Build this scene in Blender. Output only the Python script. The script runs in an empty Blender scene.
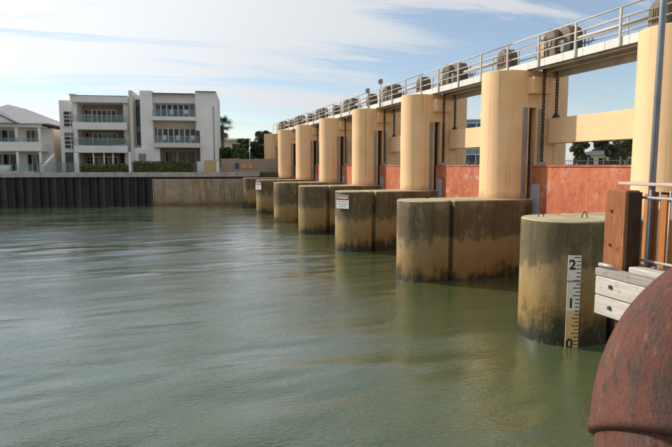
import bpy, bmesh, math, random
import numpy as np
from mathutils import Vector, Matrix

# ---------------------------------------------------------------- camera, sky, sun, exposure
scene = bpy.context.scene
COL = scene.collection
R = math.radians
CAM_Z = 4.53
YAW = R(18.04)
PITCH = math.atan(58.5 / 560.0)
cd = bpy.data.cameras.new('camera')
cd.lens = 30.0
cd.sensor_width = 36.0
cd.clip_end = 9000
cd.clip_start = 0.05
cam = bpy.data.objects.new('camera', cd)
COL.objects.link(cam)
cam.location = (0, 0, CAM_Z)
cam.rotation_euler = (math.pi / 2 - PITCH, 0, -YAW)
scene.camera = cam
cd.dof.use_dof = True
cd.dof.focus_distance = 24.0
cd.dof.aperture_fstop = 5.6

SUN_EL = R(33)
SUN_DIR = Vector((-0.72 * math.cos(SUN_EL), 0.694 * math.cos(SUN_EL), math.sin(SUN_EL))).normalized()
world = bpy.data.worlds.new('World')
scene.world = world
world.use_nodes = True
wn, wl = world.node_tree.nodes, world.node_tree.links
wn.clear()
w_out = wn.new('ShaderNodeOutputWorld')
sky = wn.new('ShaderNodeTexSky')
sky.sky_type = 'NISHITA'
sky.sun_disc = False
sky.sun_elevation = SUN_EL
sky.sun_rotation = math.atan2(SUN_DIR.x, SUN_DIR.y)
sky.air_density = 1.0
sky.dust_density = 0.3
sky.ozone_density = 1.6
bg_sky = wn.new('ShaderNodeBackground')
bg_sky.inputs['Strength'].default_value = 0.070
wl.new(sky.outputs['Color'], bg_sky.inputs['Color'])
bg_cloud = wn.new('ShaderNodeBackground')
bg_cloud.inputs['Color'].default_value = (0.93, 0.965, 1.0, 1)
bg_cloud.inputs['Strength'].default_value = 0.58
tc = wn.new('ShaderNodeTexCoord')
sep = wn.new('ShaderNodeSeparateXYZ')
wl.new(tc.outputs['Generated'], sep.inputs[0])


def wmath(op, a, b=None, clamp=False):
    n = wn.new('ShaderNodeMath')
    n.operation = op
    n.use_clamp = clamp
    for k, s in enumerate((a, b)):
        if s is None:
            continue
        if isinstance(s, (int, float)):
            n.inputs[k].default_value = s
        else:
            wl.new(s, n.inputs[k])
    return n.outputs[0]


zz = wmath('ADD', wmath('MAXIMUM', sep.outputs['Z'], 0.0), 0.16)
px = wmath('DIVIDE', sep.outputs['X'], zz)
py = wmath('DIVIDE', sep.outputs['Y'], zz)
comb = wn.new('ShaderNodeCombineXYZ')
wl.new(px, comb.inputs['X'])
wl.new(py, comb.inputs['Y'])


def cloud_noise(rot, scale_xy, scale, detail, rough, loc, dist=0.0):
    mp = wn.new('ShaderNodeMapping')
    mp.inputs['Rotation'].default_value = (0, 0, rot)
    mp.inputs['Scale'].default_value = (scale_xy[0], scale_xy[1], 1)
    mp.inputs['Location'].default_value = loc
    wl.new(comb.outputs[0], mp.inputs['Vector'])
    n = wn.new('ShaderNodeTexNoise')
    n.inputs['Scale'].default_value = scale
    n.inputs['Detail'].default_value = detail
    n.inputs['Roughness'].default_value = rough
    n.inputs['Distortion'].default_value = dist
    wl.new(mp.outputs[0], n.inputs['Vector'])
    return n.outputs['Fac']


CLOUD_LOC = (5.5, 0.3, 0.0)
n_big = cloud_noise(R(30), (0.55, 1.0), 0.55, 3.0, 0.5, CLOUD_LOC, 0.3)
n_str = cloud_noise(R(38), (0.45, 1.7), 1.3, 9.0, 0.62, (7.3, 4.4, 0), 0.7)
den = wmath('ADD', wmath('MULTIPLY', n_big, 0.95), wmath('MULTIPLY', n_str, 1.05))
mr = wn.new('ShaderNodeMapRange')
mr.interpolation_type = 'SMOOTHSTEP'
mr.inputs['From Min'].default_value = 0.93
mr.inputs['From Max'].default_value = 1.11
mr.inputs['To Min'].default_value = 0.16
mr.inputs['To Max'].default_value = 0.97
wl.new(den, mr.inputs['Value'])
wmix = wn.new('ShaderNodeMixShader')
# thin cloud glows brighter towards the sun
dotn = wn.new('ShaderNodeVectorMath')
dotn.operation = 'DOT_PRODUCT'
wl.new(tc.outputs['Generated'], dotn.inputs[0])
dotn.inputs[1].default_value = SUN_DIR
glow = wmath('POWER', wmath('MAXIMUM', dotn.outputs['Value'], 0.0), 3.0)
wl.new(wmath('ADD', wmath('MULTIPLY', glow, 0.38), 0.385), bg_cloud.inputs['Strength'])
wl.new(mr.outputs[0], wmix.inputs['Fac'])
wl.new(bg_sky.outputs[0], wmix.inputs[1])
wl.new(bg_cloud.outputs[0], wmix.inputs[2])
wl.new(wmix.outputs[0], w_out.inputs['Surface'])

sd = bpy.data.lights.new('sun', 'SUN')
sd.energy = 2.5
sd.angle = R(1.2)
sd.color = (1.0, 0.90, 0.76)
sun = bpy.data.objects.new('sun', sd)
COL.objects.link(sun)
sun.rotation_euler = (-SUN_DIR).to_track_quat('-Z', 'Y').to_euler()

scene.view_settings.view_transform = 'Standard'
scene.view_settings.look = 'None'
scene.view_settings.gamma = 1.0
scene.view_settings.exposure = 0.95
scene.view_settings.use_curve_mapping = False

# ---------------------------------------------------------------- materials
MATS = {}


class Nodes:
    def __init__(self, name):
        self.m = bpy.data.materials.new(name)
        self.m.use_nodes = True
        self.t = self.m.node_tree
        self.b = self.t.nodes['Principled BSDF']
        self.coord = None

    def new(self, typ, **kw):
        n = self.t.nodes.new(typ)
        for k, v in kw.items():
            setattr(n, k, v)
        return n

    def put(self, sock, v):
        if isinstance(v, bpy.types.NodeSocket):
            self.t.links.new(v, sock)
        elif isinstance(v, (tuple, list)) and len(v) == 3 and sock.type == 'RGBA':
            sock.default_value = (*v, 1)
        else:
            sock.default_value = v

    def vec(self, scale=(1, 1, 1), rot=(0, 0, 0), world=False, jitter=True):
        """object (or world) coordinates, shifted per object so that copies differ"""
        if world:
            base = self.new('ShaderNodeNewGeometry').outputs['Position']
        else:
            base = self.new('ShaderNodeTexCoord').outputs['Object']
        if jitter and not world:
            inf = self.new('ShaderNodeObjectInfo')
            a = self.new('ShaderNodeVectorMath', operation='ADD')
            s = self.new('ShaderNodeVectorMath', operation='SCALE')
            cv = self.new('ShaderNodeCombineXYZ')
            self.put(cv.inputs[0], inf.outputs['Random'])
            self.put(cv.inputs[1], inf.outputs['Random'])
            self.put(s.inputs[0], cv.outputs[0])
            self.put(s.inputs['Scale'], 37.0)
            self.put(a.inputs[0], base)
            self.put(a.inputs[1], s.outputs[0])
            base = a.outputs[0]
        mp = self.new('ShaderNodeMapping')
        mp.inputs['Scale'].default_value = scale
        mp.inputs['Rotation'].default_value = rot
        self.put(mp.inputs['Vector'], base)
        return mp.outputs[0]

    def noise(self, vec, scale=5, detail=4, rough=0.55, dist=0.0):
        n = self.new('ShaderNodeTexNoise')
        self.put(n.inputs['Vector'], vec)
        n.inputs['Scale'].default_value = scale
        n.inputs['Detail'].default_value = detail
        n.inputs['Roughness'].default_value = rough
        n.inputs['Distortion'].default_value = dist
        return n.outputs['Fac']

    def rng(self, v, a, b, c=0.0, d=1.0):
        n = self.new('ShaderNodeMapRange')
        self.put(n.inputs['Value'], v)
        for k, x in zip(('From Min', 'From Max', 'To Min', 'To Max'), (a, b, c, d)):
            n.inputs[k].default_value = x
        return n.outputs[0]

    def math(self, op, a, b=0.0):
        n = self.new('ShaderNodeMath', operation=op)
        self.put(n.inputs[0], a)
        self.put(n.inputs[1], b)
        return n.outputs[0]

    def mix(self, f, a, b, mode='MIX'):
        n = self.new('ShaderNodeMix', data_type='RGBA', blend_type=mode)
        self.put(n.inputs[0], f)
        self.put(n.inputs[6], a)
        self.put(n.inputs[7], b)
        return n.outputs[2]

    def ramp(self, v, stops):
        n = self.new('ShaderNodeValToRGB')
        cr = n.color_ramp
        while len(cr.elements) < len(stops):
            cr.elements.new(0.5)
        for e, (p, c) in zip(cr.elements, stops):
            e.position = p
            e.color = (*c, 1)
        self.put(n.inputs[0], v)
        return n.outputs[0]

    def bump(self, h, strength=0.3, dist=0.05):
        n = self.new('ShaderNodeBump')
        n.inputs['Strength'].default_value = strength
        n.inputs['Distance'].default_value = dist
        self.put(n.inputs['Height'], h)
        self.put(self.b.inputs['Normal'], n.outputs[0])

    def done(self, col=None, rough=None, metal=None, spec=None):
        if col is not None:
            self.put(self.b.inputs['Base Color'], col)
        if rough is not None:
            self.put(self.b.inputs['Roughness'], rough)
        if metal is not None:
            self.put(self.b.inputs['Metallic'], metal)
        if spec is not None:
            self.put(self.b.inputs['Specular IOR Level'], spec)
        MATS[self.m.name] = self.m
        return self.m


def m_render(name, col):
    n = Nodes(name)
    f = n.noise(n.vec(), 0.5, 5, 0.6)
    c = n.mix(n.rng(f, 0.3, 0.7), sc(col, 0.92), sc(col, 1.06))
    st = n.noise(n.vec((2.2, 2.2, 0.12)), 1.5, 5, 0.65)
    c = n.mix(n.rng(st, 0.56, 0.74, 0, 0.28), c, sc(col, 0.62))
    return n.done(c, 0.85, 0, 0.25)


def sc(c, k):
    return tuple(min(1, x * k) for x in c)


def plain(name, col, rough=0.7, var=0.18, scale=3.0, metal=0.0, bump=0.0, stretch=(1, 1, 1), spec=0.4):
    n = Nodes(name)
    v = n.vec(stretch)
    f = n.noise(v, scale, 5, 0.6)
    c = n.mix(n.rng(f, 0.3, 0.7), sc(col, 1 - var), sc(col, 1 + var))
    if bump:
        n.bump(n.noise(v, scale * 6, 4, 0.6), bump, 0.02)
    return n.done(c, rough, metal, spec)


def m_tan():
    n = Nodes('tan_painted_concrete')
    v = n.vec()
    big = n.noise(v, 0.7, 4, 0.6)
    c = n.mix(n.rng(big, 0.3, 0.7), (0.77, 0.49, 0.255), (0.83, 0.56, 0.315))
    st = n.noise(n.vec((3.2, 3.2, 0.07)), 2.6, 5, 0.6)
    c = n.mix(n.rng(st, 0.575, 0.70, 0, 0.6), c, (0.47, 0.21, 0.07))
    st2 = n.noise(n.vec((6, 6, 0.16)), 1.5, 4, 0.6)
    c = n.mix(n.rng(st2, 0.60, 0.72, 0, 0.22), c, (0.72, 0.55, 0.36))
    zc = n.new('ShaderNodeSeparateXYZ')
    n.put(zc.inputs[0], n.new('ShaderNodeTexCoord').outputs['Object'])
    low = n.rng(n.math('ADD', zc.outputs['Z'], n.math('MULTIPLY', n.noise(v, 2.2, 4), 0.5)), 3.42, 3.75, 0.55, 0.0)
    c = n.mix(low, c, (0.30, 0.19, 0.10))
    # faint form-lift joints
    wv = n.new('ShaderNodeTexWave', wave_type='BANDS', bands_direction='Z', wave_profile='SAW')
    n.put(wv.inputs['Vector'], n.new('ShaderNodeTexCoord').outputs['Object'])
    wv.inputs['Scale'].default_value = 0.29
    wv.inputs['Distortion'].default_value = 0.0
    j = n.rng(wv.outputs['Fac'], 0.98, 1.0, 0, 0.06)
    c = n.mix(j, c, (0.38, 0.24, 0.12))
    n.bump(n.noise(v, 24, 4, 0.6), 0.12, 0.02)
    return n.done(c, 0.62, 0, 0.3)


def m_lowpier():
    n = Nodes('stained_pier_concrete')
    v = n.vec()
    zc = n.new('ShaderNodeSeparateXYZ')
    n.put(zc.inputs[0], n.new('ShaderNodeTexCoord').outputs['Object'])
    nz = n.noise(v, 1.1, 6, 0.66)
    st = n.noise(n.vec((3.0, 3.0, 0.22)), 1.8, 6, 0.65)
    h = n.math('ADD', zc.outputs['Z'], n.math('MULTIPLY', n.math('SUBTRACT', nz, 0.5), 2.2))
    h = n.math('ADD', h, n.math('MULTIPLY', n.math('SUBTRACT', st, 0.5), 1.0))
    h = n.math('ADD', h, n.rng(n.new('ShaderNodeObjectInfo').outputs['Random'], 0, 1, -0.28, 0.28))
    hh = n.rng(h, -0.2, 3.3)
    c = n.ramp(hh, [(0.0, (0.028, 0.032, 0.018)), (0.10, (0.045, 0.042, 0.022)), (0.15, (0.13, 0.085, 0.032)),
                    (0.24, (0.265, 0.170, 0.058)), (0.44, (0.32, 0.222, 0.095)), (0.52, (0.29, 0.208, 0.10)), (0.575, (0.150, 0.118, 0.060)),
                    (0.70, (0.118, 0.092, 0.050)), (0.84, (0.125, 0.100, 0.050)), (0.94, (0.16, 0.132, 0.058)), (1.0, (0.24, 0.195, 0.115))])
    pale = n.noise(n.vec((2.0, 2.0, 0.8)), 1.3, 6, 0.7)
    c = n.mix(n.rng(pale, 0.56, 0.68, 0, 0.62), c, (0.30, 0.25, 0.165))
    spots = n.noise(v, 14, 5, 0.7)
    c = n.mix(n.rng(spots, 0.30, 0.44, 0.45, 0), c, (0.05, 0.043, 0.028))
    strk = n.noise(n.vec((5, 5, 0.12)), 1.7, 4, 0.6)
    c = n.mix(n.rng(strk, 0.62, 0.75, 0, 0.4), c, (0.34, 0.21, 0.10))
    blk = n.noise(n.vec((1.6, 1.6, 0.25)), 1.5, 5, 0.65)
    c = n.mix(n.math('MULTIPLY', n.rng(blk, 0.52, 0.70, 0, 0.5), n.rng(zc.outputs['Z'], 1.2, 2.0)), c, (0.035, 0.028, 0.02))
    # horizontal top faces: pale lichen-covered concrete
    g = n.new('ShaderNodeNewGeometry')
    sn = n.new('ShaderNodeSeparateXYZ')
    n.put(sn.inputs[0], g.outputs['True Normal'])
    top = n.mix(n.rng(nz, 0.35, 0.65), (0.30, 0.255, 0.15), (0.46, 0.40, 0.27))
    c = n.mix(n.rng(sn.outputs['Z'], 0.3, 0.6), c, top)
    n.bump(n.math('ADD', spots, n.math('MULTIPLY', nz, 2)), 0.45, 0.03)
    return n.done(c, n.rng(h, 0.0, 0.4, 0.3, 0.85), 0, 0.35)


def m_gate():
    n = Nodes('worn_red_gate_paint')
    v = n.vec()
    a = n.noise(n.vec((1, 1, 0.5)), 1.4, 7, 0.7)
    c = n.mix(n.rng(a, 0.38, 0.62), (0.37, 0.088, 0.042), (0.50, 0.165, 0.080))
    w = n.noise(n.vec((0.8, 0.8, 1.0)), 1.7, 8, 0.72)
    c = n.mix(n.rng(w, 0.545, 0.64, 0, 0.65), c, (0.50, 0.34, 0.28))
    r = n.noise(v, 5.5, 7, 0.75)
    c = n.mix(n.rng(r, 0.55, 0.60, 0, 0.8), c, (0.33, 0.075, 0.03))
    o = n.noise(n.vec((4, 4, 0.25)), 2.2, 5, 0.6)
    c = n.mix(n.rng(o, 0.58, 0.68, 0, 0.6), c, (0.60, 0.20, 0.06))
    k = n.noise(n.vec((5, 5, 0.2)), 1.9, 5, 0.65)
    c = n.mix(n.rng(k, 0.62, 0.70, 0, 0.6), c, (0.16, 0.06, 0.035))
    n.bump(n.math('ADD', r, a), 0.4, 0.03)
    return n.done(c, 0.65, 0, 0.3)


def m_rustpipe():
    n = Nodes('rusted_red_pipe_paint')
    v = n.vec(jitter=False)
    # coordinates that follow the bend: along the pipe, across it, out from the bend centre
    q = n.new('ShaderNodeSeparateXYZ')
    n.put(q.inputs[0], v)
    dx = n.math('SUBTRACT', 0.73, q.outputs['X'])
    al = n.math('MULTIPLY', n.math('ARCTAN2', q.outputs['Z'], dx), 0.8)
    rr = n.math('SQRT', n.math('ADD', n.math('MULTIPLY', dx, dx), n.math('MULTIPLY', q.outputs['Z'], q.outputs['Z'])))
    cv = n.new('ShaderNodeCombineXYZ')
    n.put(cv.inputs[0], n.math('MULTIPLY', al, 0.30))
    n.put(cv.inputs[1], q.outputs['Y'])
    n.put(cv.inputs[2], rr)
    st = cv.outputs[0]
    a = n.noise(v, 6, 6, 0.7)
    c = n.mix(n.rng(a, 0.3, 0.7), (0.115, 0.040, 0.025), (0.19, 0.070, 0.042))
    b = n.noise(st, 18, 9, 0.76, 0.3)
    c = n.mix(n.rng(b, 0.50, 0.58, 0, 0.85), c, (0.095, 0.056, 0.042))
    d = n.noise(st, 30, 8, 0.75)
    c = n.mix(n.rng(d, 0.53, 0.62, 0, 0.85), c, (0.055, 0.030, 0.025))
    e = n.noise(st, 28, 8, 0.75, 0.2)
    c = n.mix(n.rng(e, 0.59, 0.65, 0, 0.7), c, (0.25, 0.145, 0.105))
    f = n.noise(v, 70, 4, 0.6)
    c = n.mix(n.rng(f, 0.56, 0.68, 0, 0.5), c, (0.07, 0.04, 0.035))
    w = n.noise(v, 7, 2, 0.4)
    c = n.mix(n.rng(w, 0.735, 0.76, 0, 0.8), c, (0.7, 0.64, 0.58))
    n.bump(n.math('ADD', n.math('ADD', n.math('MULTIPLY', d, 0.8), b), n.math('MULTIPLY', f, 0.5)), 1.0, 0.012)
    return n.done(c, 0.62, 0, 0.35)


def m_wood(name, c1, c2, axis='z', scale=1.0, rough=0.75, knots=None):
    n = Nodes(name)
    st = {'z': (9, 9, 0.7), 'y': (9, 0.7, 9), 'x': (0.7, 9, 9)}[axis]
    g = n.noise(n.vec(st), 3.0 * scale, 7, 0.7, 0.8)
    c = n.mix(n.rng(g, 0.35, 0.65), c1, c2)
    p = n.noise(n.vec(), 7 * scale, 4, 0.6)
    c = n.mix(n.rng(p, 0.58, 0.72, 0, 0.6), c, sc(c1, 0.45) if knots is None else knots)
    n.bump(g, 0.35, 0.012)
    return n.done(c, rough, 0, 0.3)


def m_water():
    n = Nodes('river_water')
    r2 = n.noise(n.vec((0.7, 1.9, 1), world=True), 2.6, 4, 0.55, 0.4)
    r3 = n.noise(n.vec((0.9, 1.7, 1), (0, 0, R(12)), world=True), 8.0, 4, 0.6, 0.3)
    patch = n.rng(n.noise(n.vec((0.4, 1.0, 1), world=True), 0.17, 4, 0.55), 0.38, 0.60, 0.3, 1.0)
    h = n.math('ADD', n.math('MULTIPLY', r2, 0.30), n.math('MULTIPLY', n.math('MULTIPLY', r3, 0.62), patch))
    bp = n.new('ShaderNodeBump')
    bp.inputs['Strength'].default_value = 1.0
    bp.inputs['Distance'].default_value = 0.030
    n.put(bp.inputs['Height'], h)
    n.put(n.b.inputs['Normal'], bp.outputs[0])
    n.put(n.b.inputs['Coat Normal'], bp.outputs[0])
    n.b.inputs['Coat Weight'].default_value = 1.0
    n.b.inputs['Coat Roughness'].default_value = 0.03
    n.b.inputs['Coat IOR'].default_value = 1.4
    mud = n.noise(n.vec(world=True), 0.08, 4, 0.6)
    c = n.mix(n.rng(mud, 0.3, 0.7), (0.064, 0.088, 0.036), (0.084, 0.108, 0.048))
    n.b.inputs['IOR'].default_value = 1.45
    return n.done(c, 0.03, 0, 0.5)


def m_leaf(name, c1, c2, scale=1.2):
    n = Nodes(name)
    f = n.noise(n.vec(), scale, 5, 0.7)
    c = n.mix(n.rng(f, 0.32, 0.68), c1, c2)
    n.b.inputs['Transmission Weight'].default_value = 0.0
    n.b.inputs['Subsurface Weight'].default_value = 0.0
    return n.done(c, 0.6, 0, 0.3)


def m_glass(name, col=(0.02, 0.03, 0.04), rough=0.04):
    n = Nodes(name)
    f = n.noise(n.vec(), 0.8, 3, 0.5)
    c = n.mix(n.rng(f, 0.3, 0.7), sc(col, 0.5), sc(col, 1.6))
    return n.done(c, rough, 0, 0.35)


def m_clearglass():
    n = Nodes('balustrade_glass')
    n.b.inputs['Alpha'].default_value = 0.26
    return n.done((0.22, 0.30, 0.31), 0.06, 0, 0.4)


def m_seawall():
    n = Nodes('stained_wall_concrete')
    v = n.vec()
    zc = n.new('ShaderNodeSeparateXYZ')
    n.put(zc.inputs[0], n.new('ShaderNodeTexCoord').outputs['Object'])
    a = n.noise(v, 1.0, 6, 0.65)
    c = n.mix(n.rng(a, 0.3, 0.7), (0.30, 0.235, 0.16), (0.45, 0.375, 0.275))
    s = n.noise(n.vec((1.6, 1.6, 0.10)), 1.6, 5, 0.6)
    c = n.mix(n.rng(s, 0.52, 0.66, 0, 0.8), c, (0.33, 0.17, 0.07))
    s2 = n.noise(n.vec((2.6, 2.6, 0.2)), 1.4, 5, 0.6)
    c = n.mix(n.rng(s2, 0.56, 0.68, 0, 0.75), c, (0.11, 0.10, 0.07))
    h = n.math('ADD', zc.outputs['Z'], n.math('MULTIPLY', a, 0.9))
    c = n.mix(n.rng(h, 0.55, 0.95, 0.9, 0), c, (0.06, 0.055, 0.03))
    c = n.mix(n.rng(h, 0.9, 1.8, 0.5, 0), c, (0.30, 0.20, 0.09))
    n.bump(n.noise(v, 5, 5, 0.6), 0.4, 0.05)
    return n.done(c, 0.85, 0, 0.3)


m_tan(); m_lowpier(); m_gate(); m_rustpipe(); m_water(); m_seawall(); m_clearglass()
m_wood('weathered_orange_timber', (0.20, 0.072, 0.026), (0.36, 0.145, 0.055))
m_wood('oiled_orange_board', (0.42, 0.145, 0.03), (0.56, 0.215, 0.05))
m_wood('white_painted_timber', (0.40, 0.36, 0.315), (0.57, 0.53, 0.48), 'y', 1.0, 0.75, (0.25, 0.20, 0.15))
m_wood('pinkish_weathered_board', (0.52, 0.37, 0.31), (0.66, 0.50, 0.43), 'y')
m_wood('grey_weathered_board', (0.24, 0.215, 0.185), (0.36, 0.33, 0.29), 'y')
m_wood('grey_fence_timber', (0.30, 0.235, 0.18), (0.42, 0.34, 0.27))
m_wood('yellow_fence_timber', (0.44, 0.34, 0.15), (0.58, 0.46, 0.23))
plain('dark_sheet_pile_steel', (0.022, 0.021, 0.023), 0.6, 0.5, 1.2, 0.0, 0.2, (2, 2, 0.3))
plain('sheet_pile_rust', (0.052, 0.043, 0.038), 0.7, 0.4, 1.5, 0.0, 0.2, (2, 2, 0.3))
plain('tan_beam_paint', (0.80, 0.54, 0.30), 0.6, 0.05, 0.9)
plain('cap_concrete', (0.40, 0.37, 0.33), 0.85, 0.25, 1.5, 0, 0.2)
plain('quay_concrete', (0.36, 0.34, 0.30), 0.9, 0.2, 0.8, 0, 0.3)
plain('galvanised_steel', (0.42, 0.42, 0.42), 0.5, 0.18, 6, 0.3)
plain('cream_rail_paint', (0.52, 0.47, 0.40), 0.5, 0.1, 5)
plain('white_deck_fascia', (0.64, 0.62, 0.585), 0.55, 0.08, 1.5, 0, 0.05, (1, 1, 1))
plain('girder_paint', (0.50, 0.42, 0.33), 0.6, 0.2, 2)
plain('deck_grating', (0.23, 0.20, 0.17), 0.8, 0.25, 3)
plain('grey_guide_steel', (0.30, 0.275, 0.27), 0.55, 0.25, 2.5, 0.2, 0.1, (2, 2, 0.4))
plain('lavender_grey_steel', (0.36, 0.32, 0.33), 0.6, 0.22, 2, 0, 0.1, (1, 1, 0.5))
plain('black_slot_lining', (0.035, 0.027, 0.022), 0.8, 0.3)
plain('chain_steel', (0.045, 0.033, 0.027), 0.6, 0.4, 8, 0.3)
plain('hoist_cover_brown', (0.125, 0.09, 0.056), 0.6, 0.32, 3, 0, 0.15)
plain('hoist_cover_dull', (0.16, 0.115, 0.07), 0.6, 0.4, 3, 0, 0.15)
plain('hoist_cover_tan', (0.48, 0.34, 0.19), 0.6, 0.22, 3, 0, 0.1)
plain('hoist_machine_grey', (0.22, 0.205, 0.19), 0.5, 0.3, 5, 0.3)
plain('lamp_grey', (0.24, 0.23, 0.22), 0.5, 0.2, 5)
plain('bluegrey_pole_steel', (0.20, 0.225, 0.25), 0.45, 0.15, 4, 0.3)
plain('dark_bolt_steel', (0.07, 0.06, 0.055), 0.5, 0.3, 20, 0.5)
plain('painted_shade', (0.040, 0.022, 0.013), 0.85, 0.4, 6)  # near-black colour that paints the post's shaded side
plain('dark_timber_face', (0.10, 0.055, 0.03), 0.85, 0.3, 6)
m_render('render_pale', (0.75, 0.72, 0.70))
m_render('render_white', (0.81, 0.785, 0.77))
m_render('render_cream', (0.66, 0.60, 0.53))
plain('balcony_back_wall', (0.36, 0.29, 0.205), 0.8, 0.15, 0.8)
plain('window_frame_white', (0.70, 0.69, 0.66), 0.5, 0.05)
plain('window_frame_dark', (0.05, 0.05, 0.052), 0.4, 0.2)
m_render('house_white', (0.80, 0.78, 0.74))
m_render('house_cream', (0.78, 0.68, 0.53))
plain('roof_grey', (0.36, 0.355, 0.36), 0.7, 0.15, 2)
plain('roof_charcoal', (0.10, 0.095, 0.095), 0.7, 0.2, 2)
plain('yellow_house_wall', (0.72, 0.60, 0.38), 0.8, 0.08, 0.5)
plain('bluegrey_cladding', (0.24, 0.28, 0.33), 0.6, 0.1, 0.5)
plain('terracotta_pot', (0.45, 0.42, 0.38), 0.8, 0.15)
plain('white_plastic', (0.75, 0.75, 0.74), 0.5, 0.05)
plain('land_grass', (0.115, 0.12, 0.06), 0.9, 0.35, 0.3)
plain('bark', (0.13, 0.095, 0.065), 0.9, 0.3, 4, 0, 0.4)
plain('palm_bark', (0.20, 0.15, 0.10), 0.9, 0.3, 4, 0, 0.4)
plain('gauge_white', (0.76, 0.73, 0.66), 0.5, 0.08, 4)
plain('gauge_stained', (0.66, 0.47, 0.20), 0.6, 0.16, 5)
plain('black_print', (0.012, 0.012, 0.012), 0.5, 0.1)
plain('red_print', (0.62, 0.045, 0.035), 0.5, 0.08)
plain('sign_white', (0.78, 0.77, 0.74), 0.5, 0.05, 3)
plain('grey_print', (0.40, 0.39, 0.38), 0.5, 0.05)
plain('orange_sign', (0.65, 0.33, 0.06), 0.5, 0.1)
plain('blue_sign', (0.04, 0.07, 0.16), 0.5, 0.1)
plain('furniture_dark', (0.07, 0.065, 0.06), 0.6, 0.2)
m_leaf('hedge_leaf', (0.075, 0.09, 0.032), (0.16, 0.17, 0.07), 1.5)
m_leaf('dark_leaf', (0.020, 0.032, 0.015), (0.055, 0.072, 0.032), 0.8)
m_leaf('olive_leaf', (0.055, 0.062, 0.032), (0.125, 0.125, 0.065), 0.8)
m_leaf('green_leaf', (0.045, 0.075, 0.018), (0.11, 0.16, 0.045), 1.0)
m_leaf('palm_leaf', (0.045, 0.062, 0.022), (0.12, 0.13, 0.05), 1.0)
m_leaf('dry_frond', (0.20, 0.13, 0.06), (0.30, 0.21, 0.11), 1.0)
m_glass('window_glass', (0.016, 0.019, 0.024))
m_glass('curtained_glass', (0.13, 0.12, 0.10))
m_glass('blue_window_glass', (0.05, 0.075, 0.11))


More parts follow.
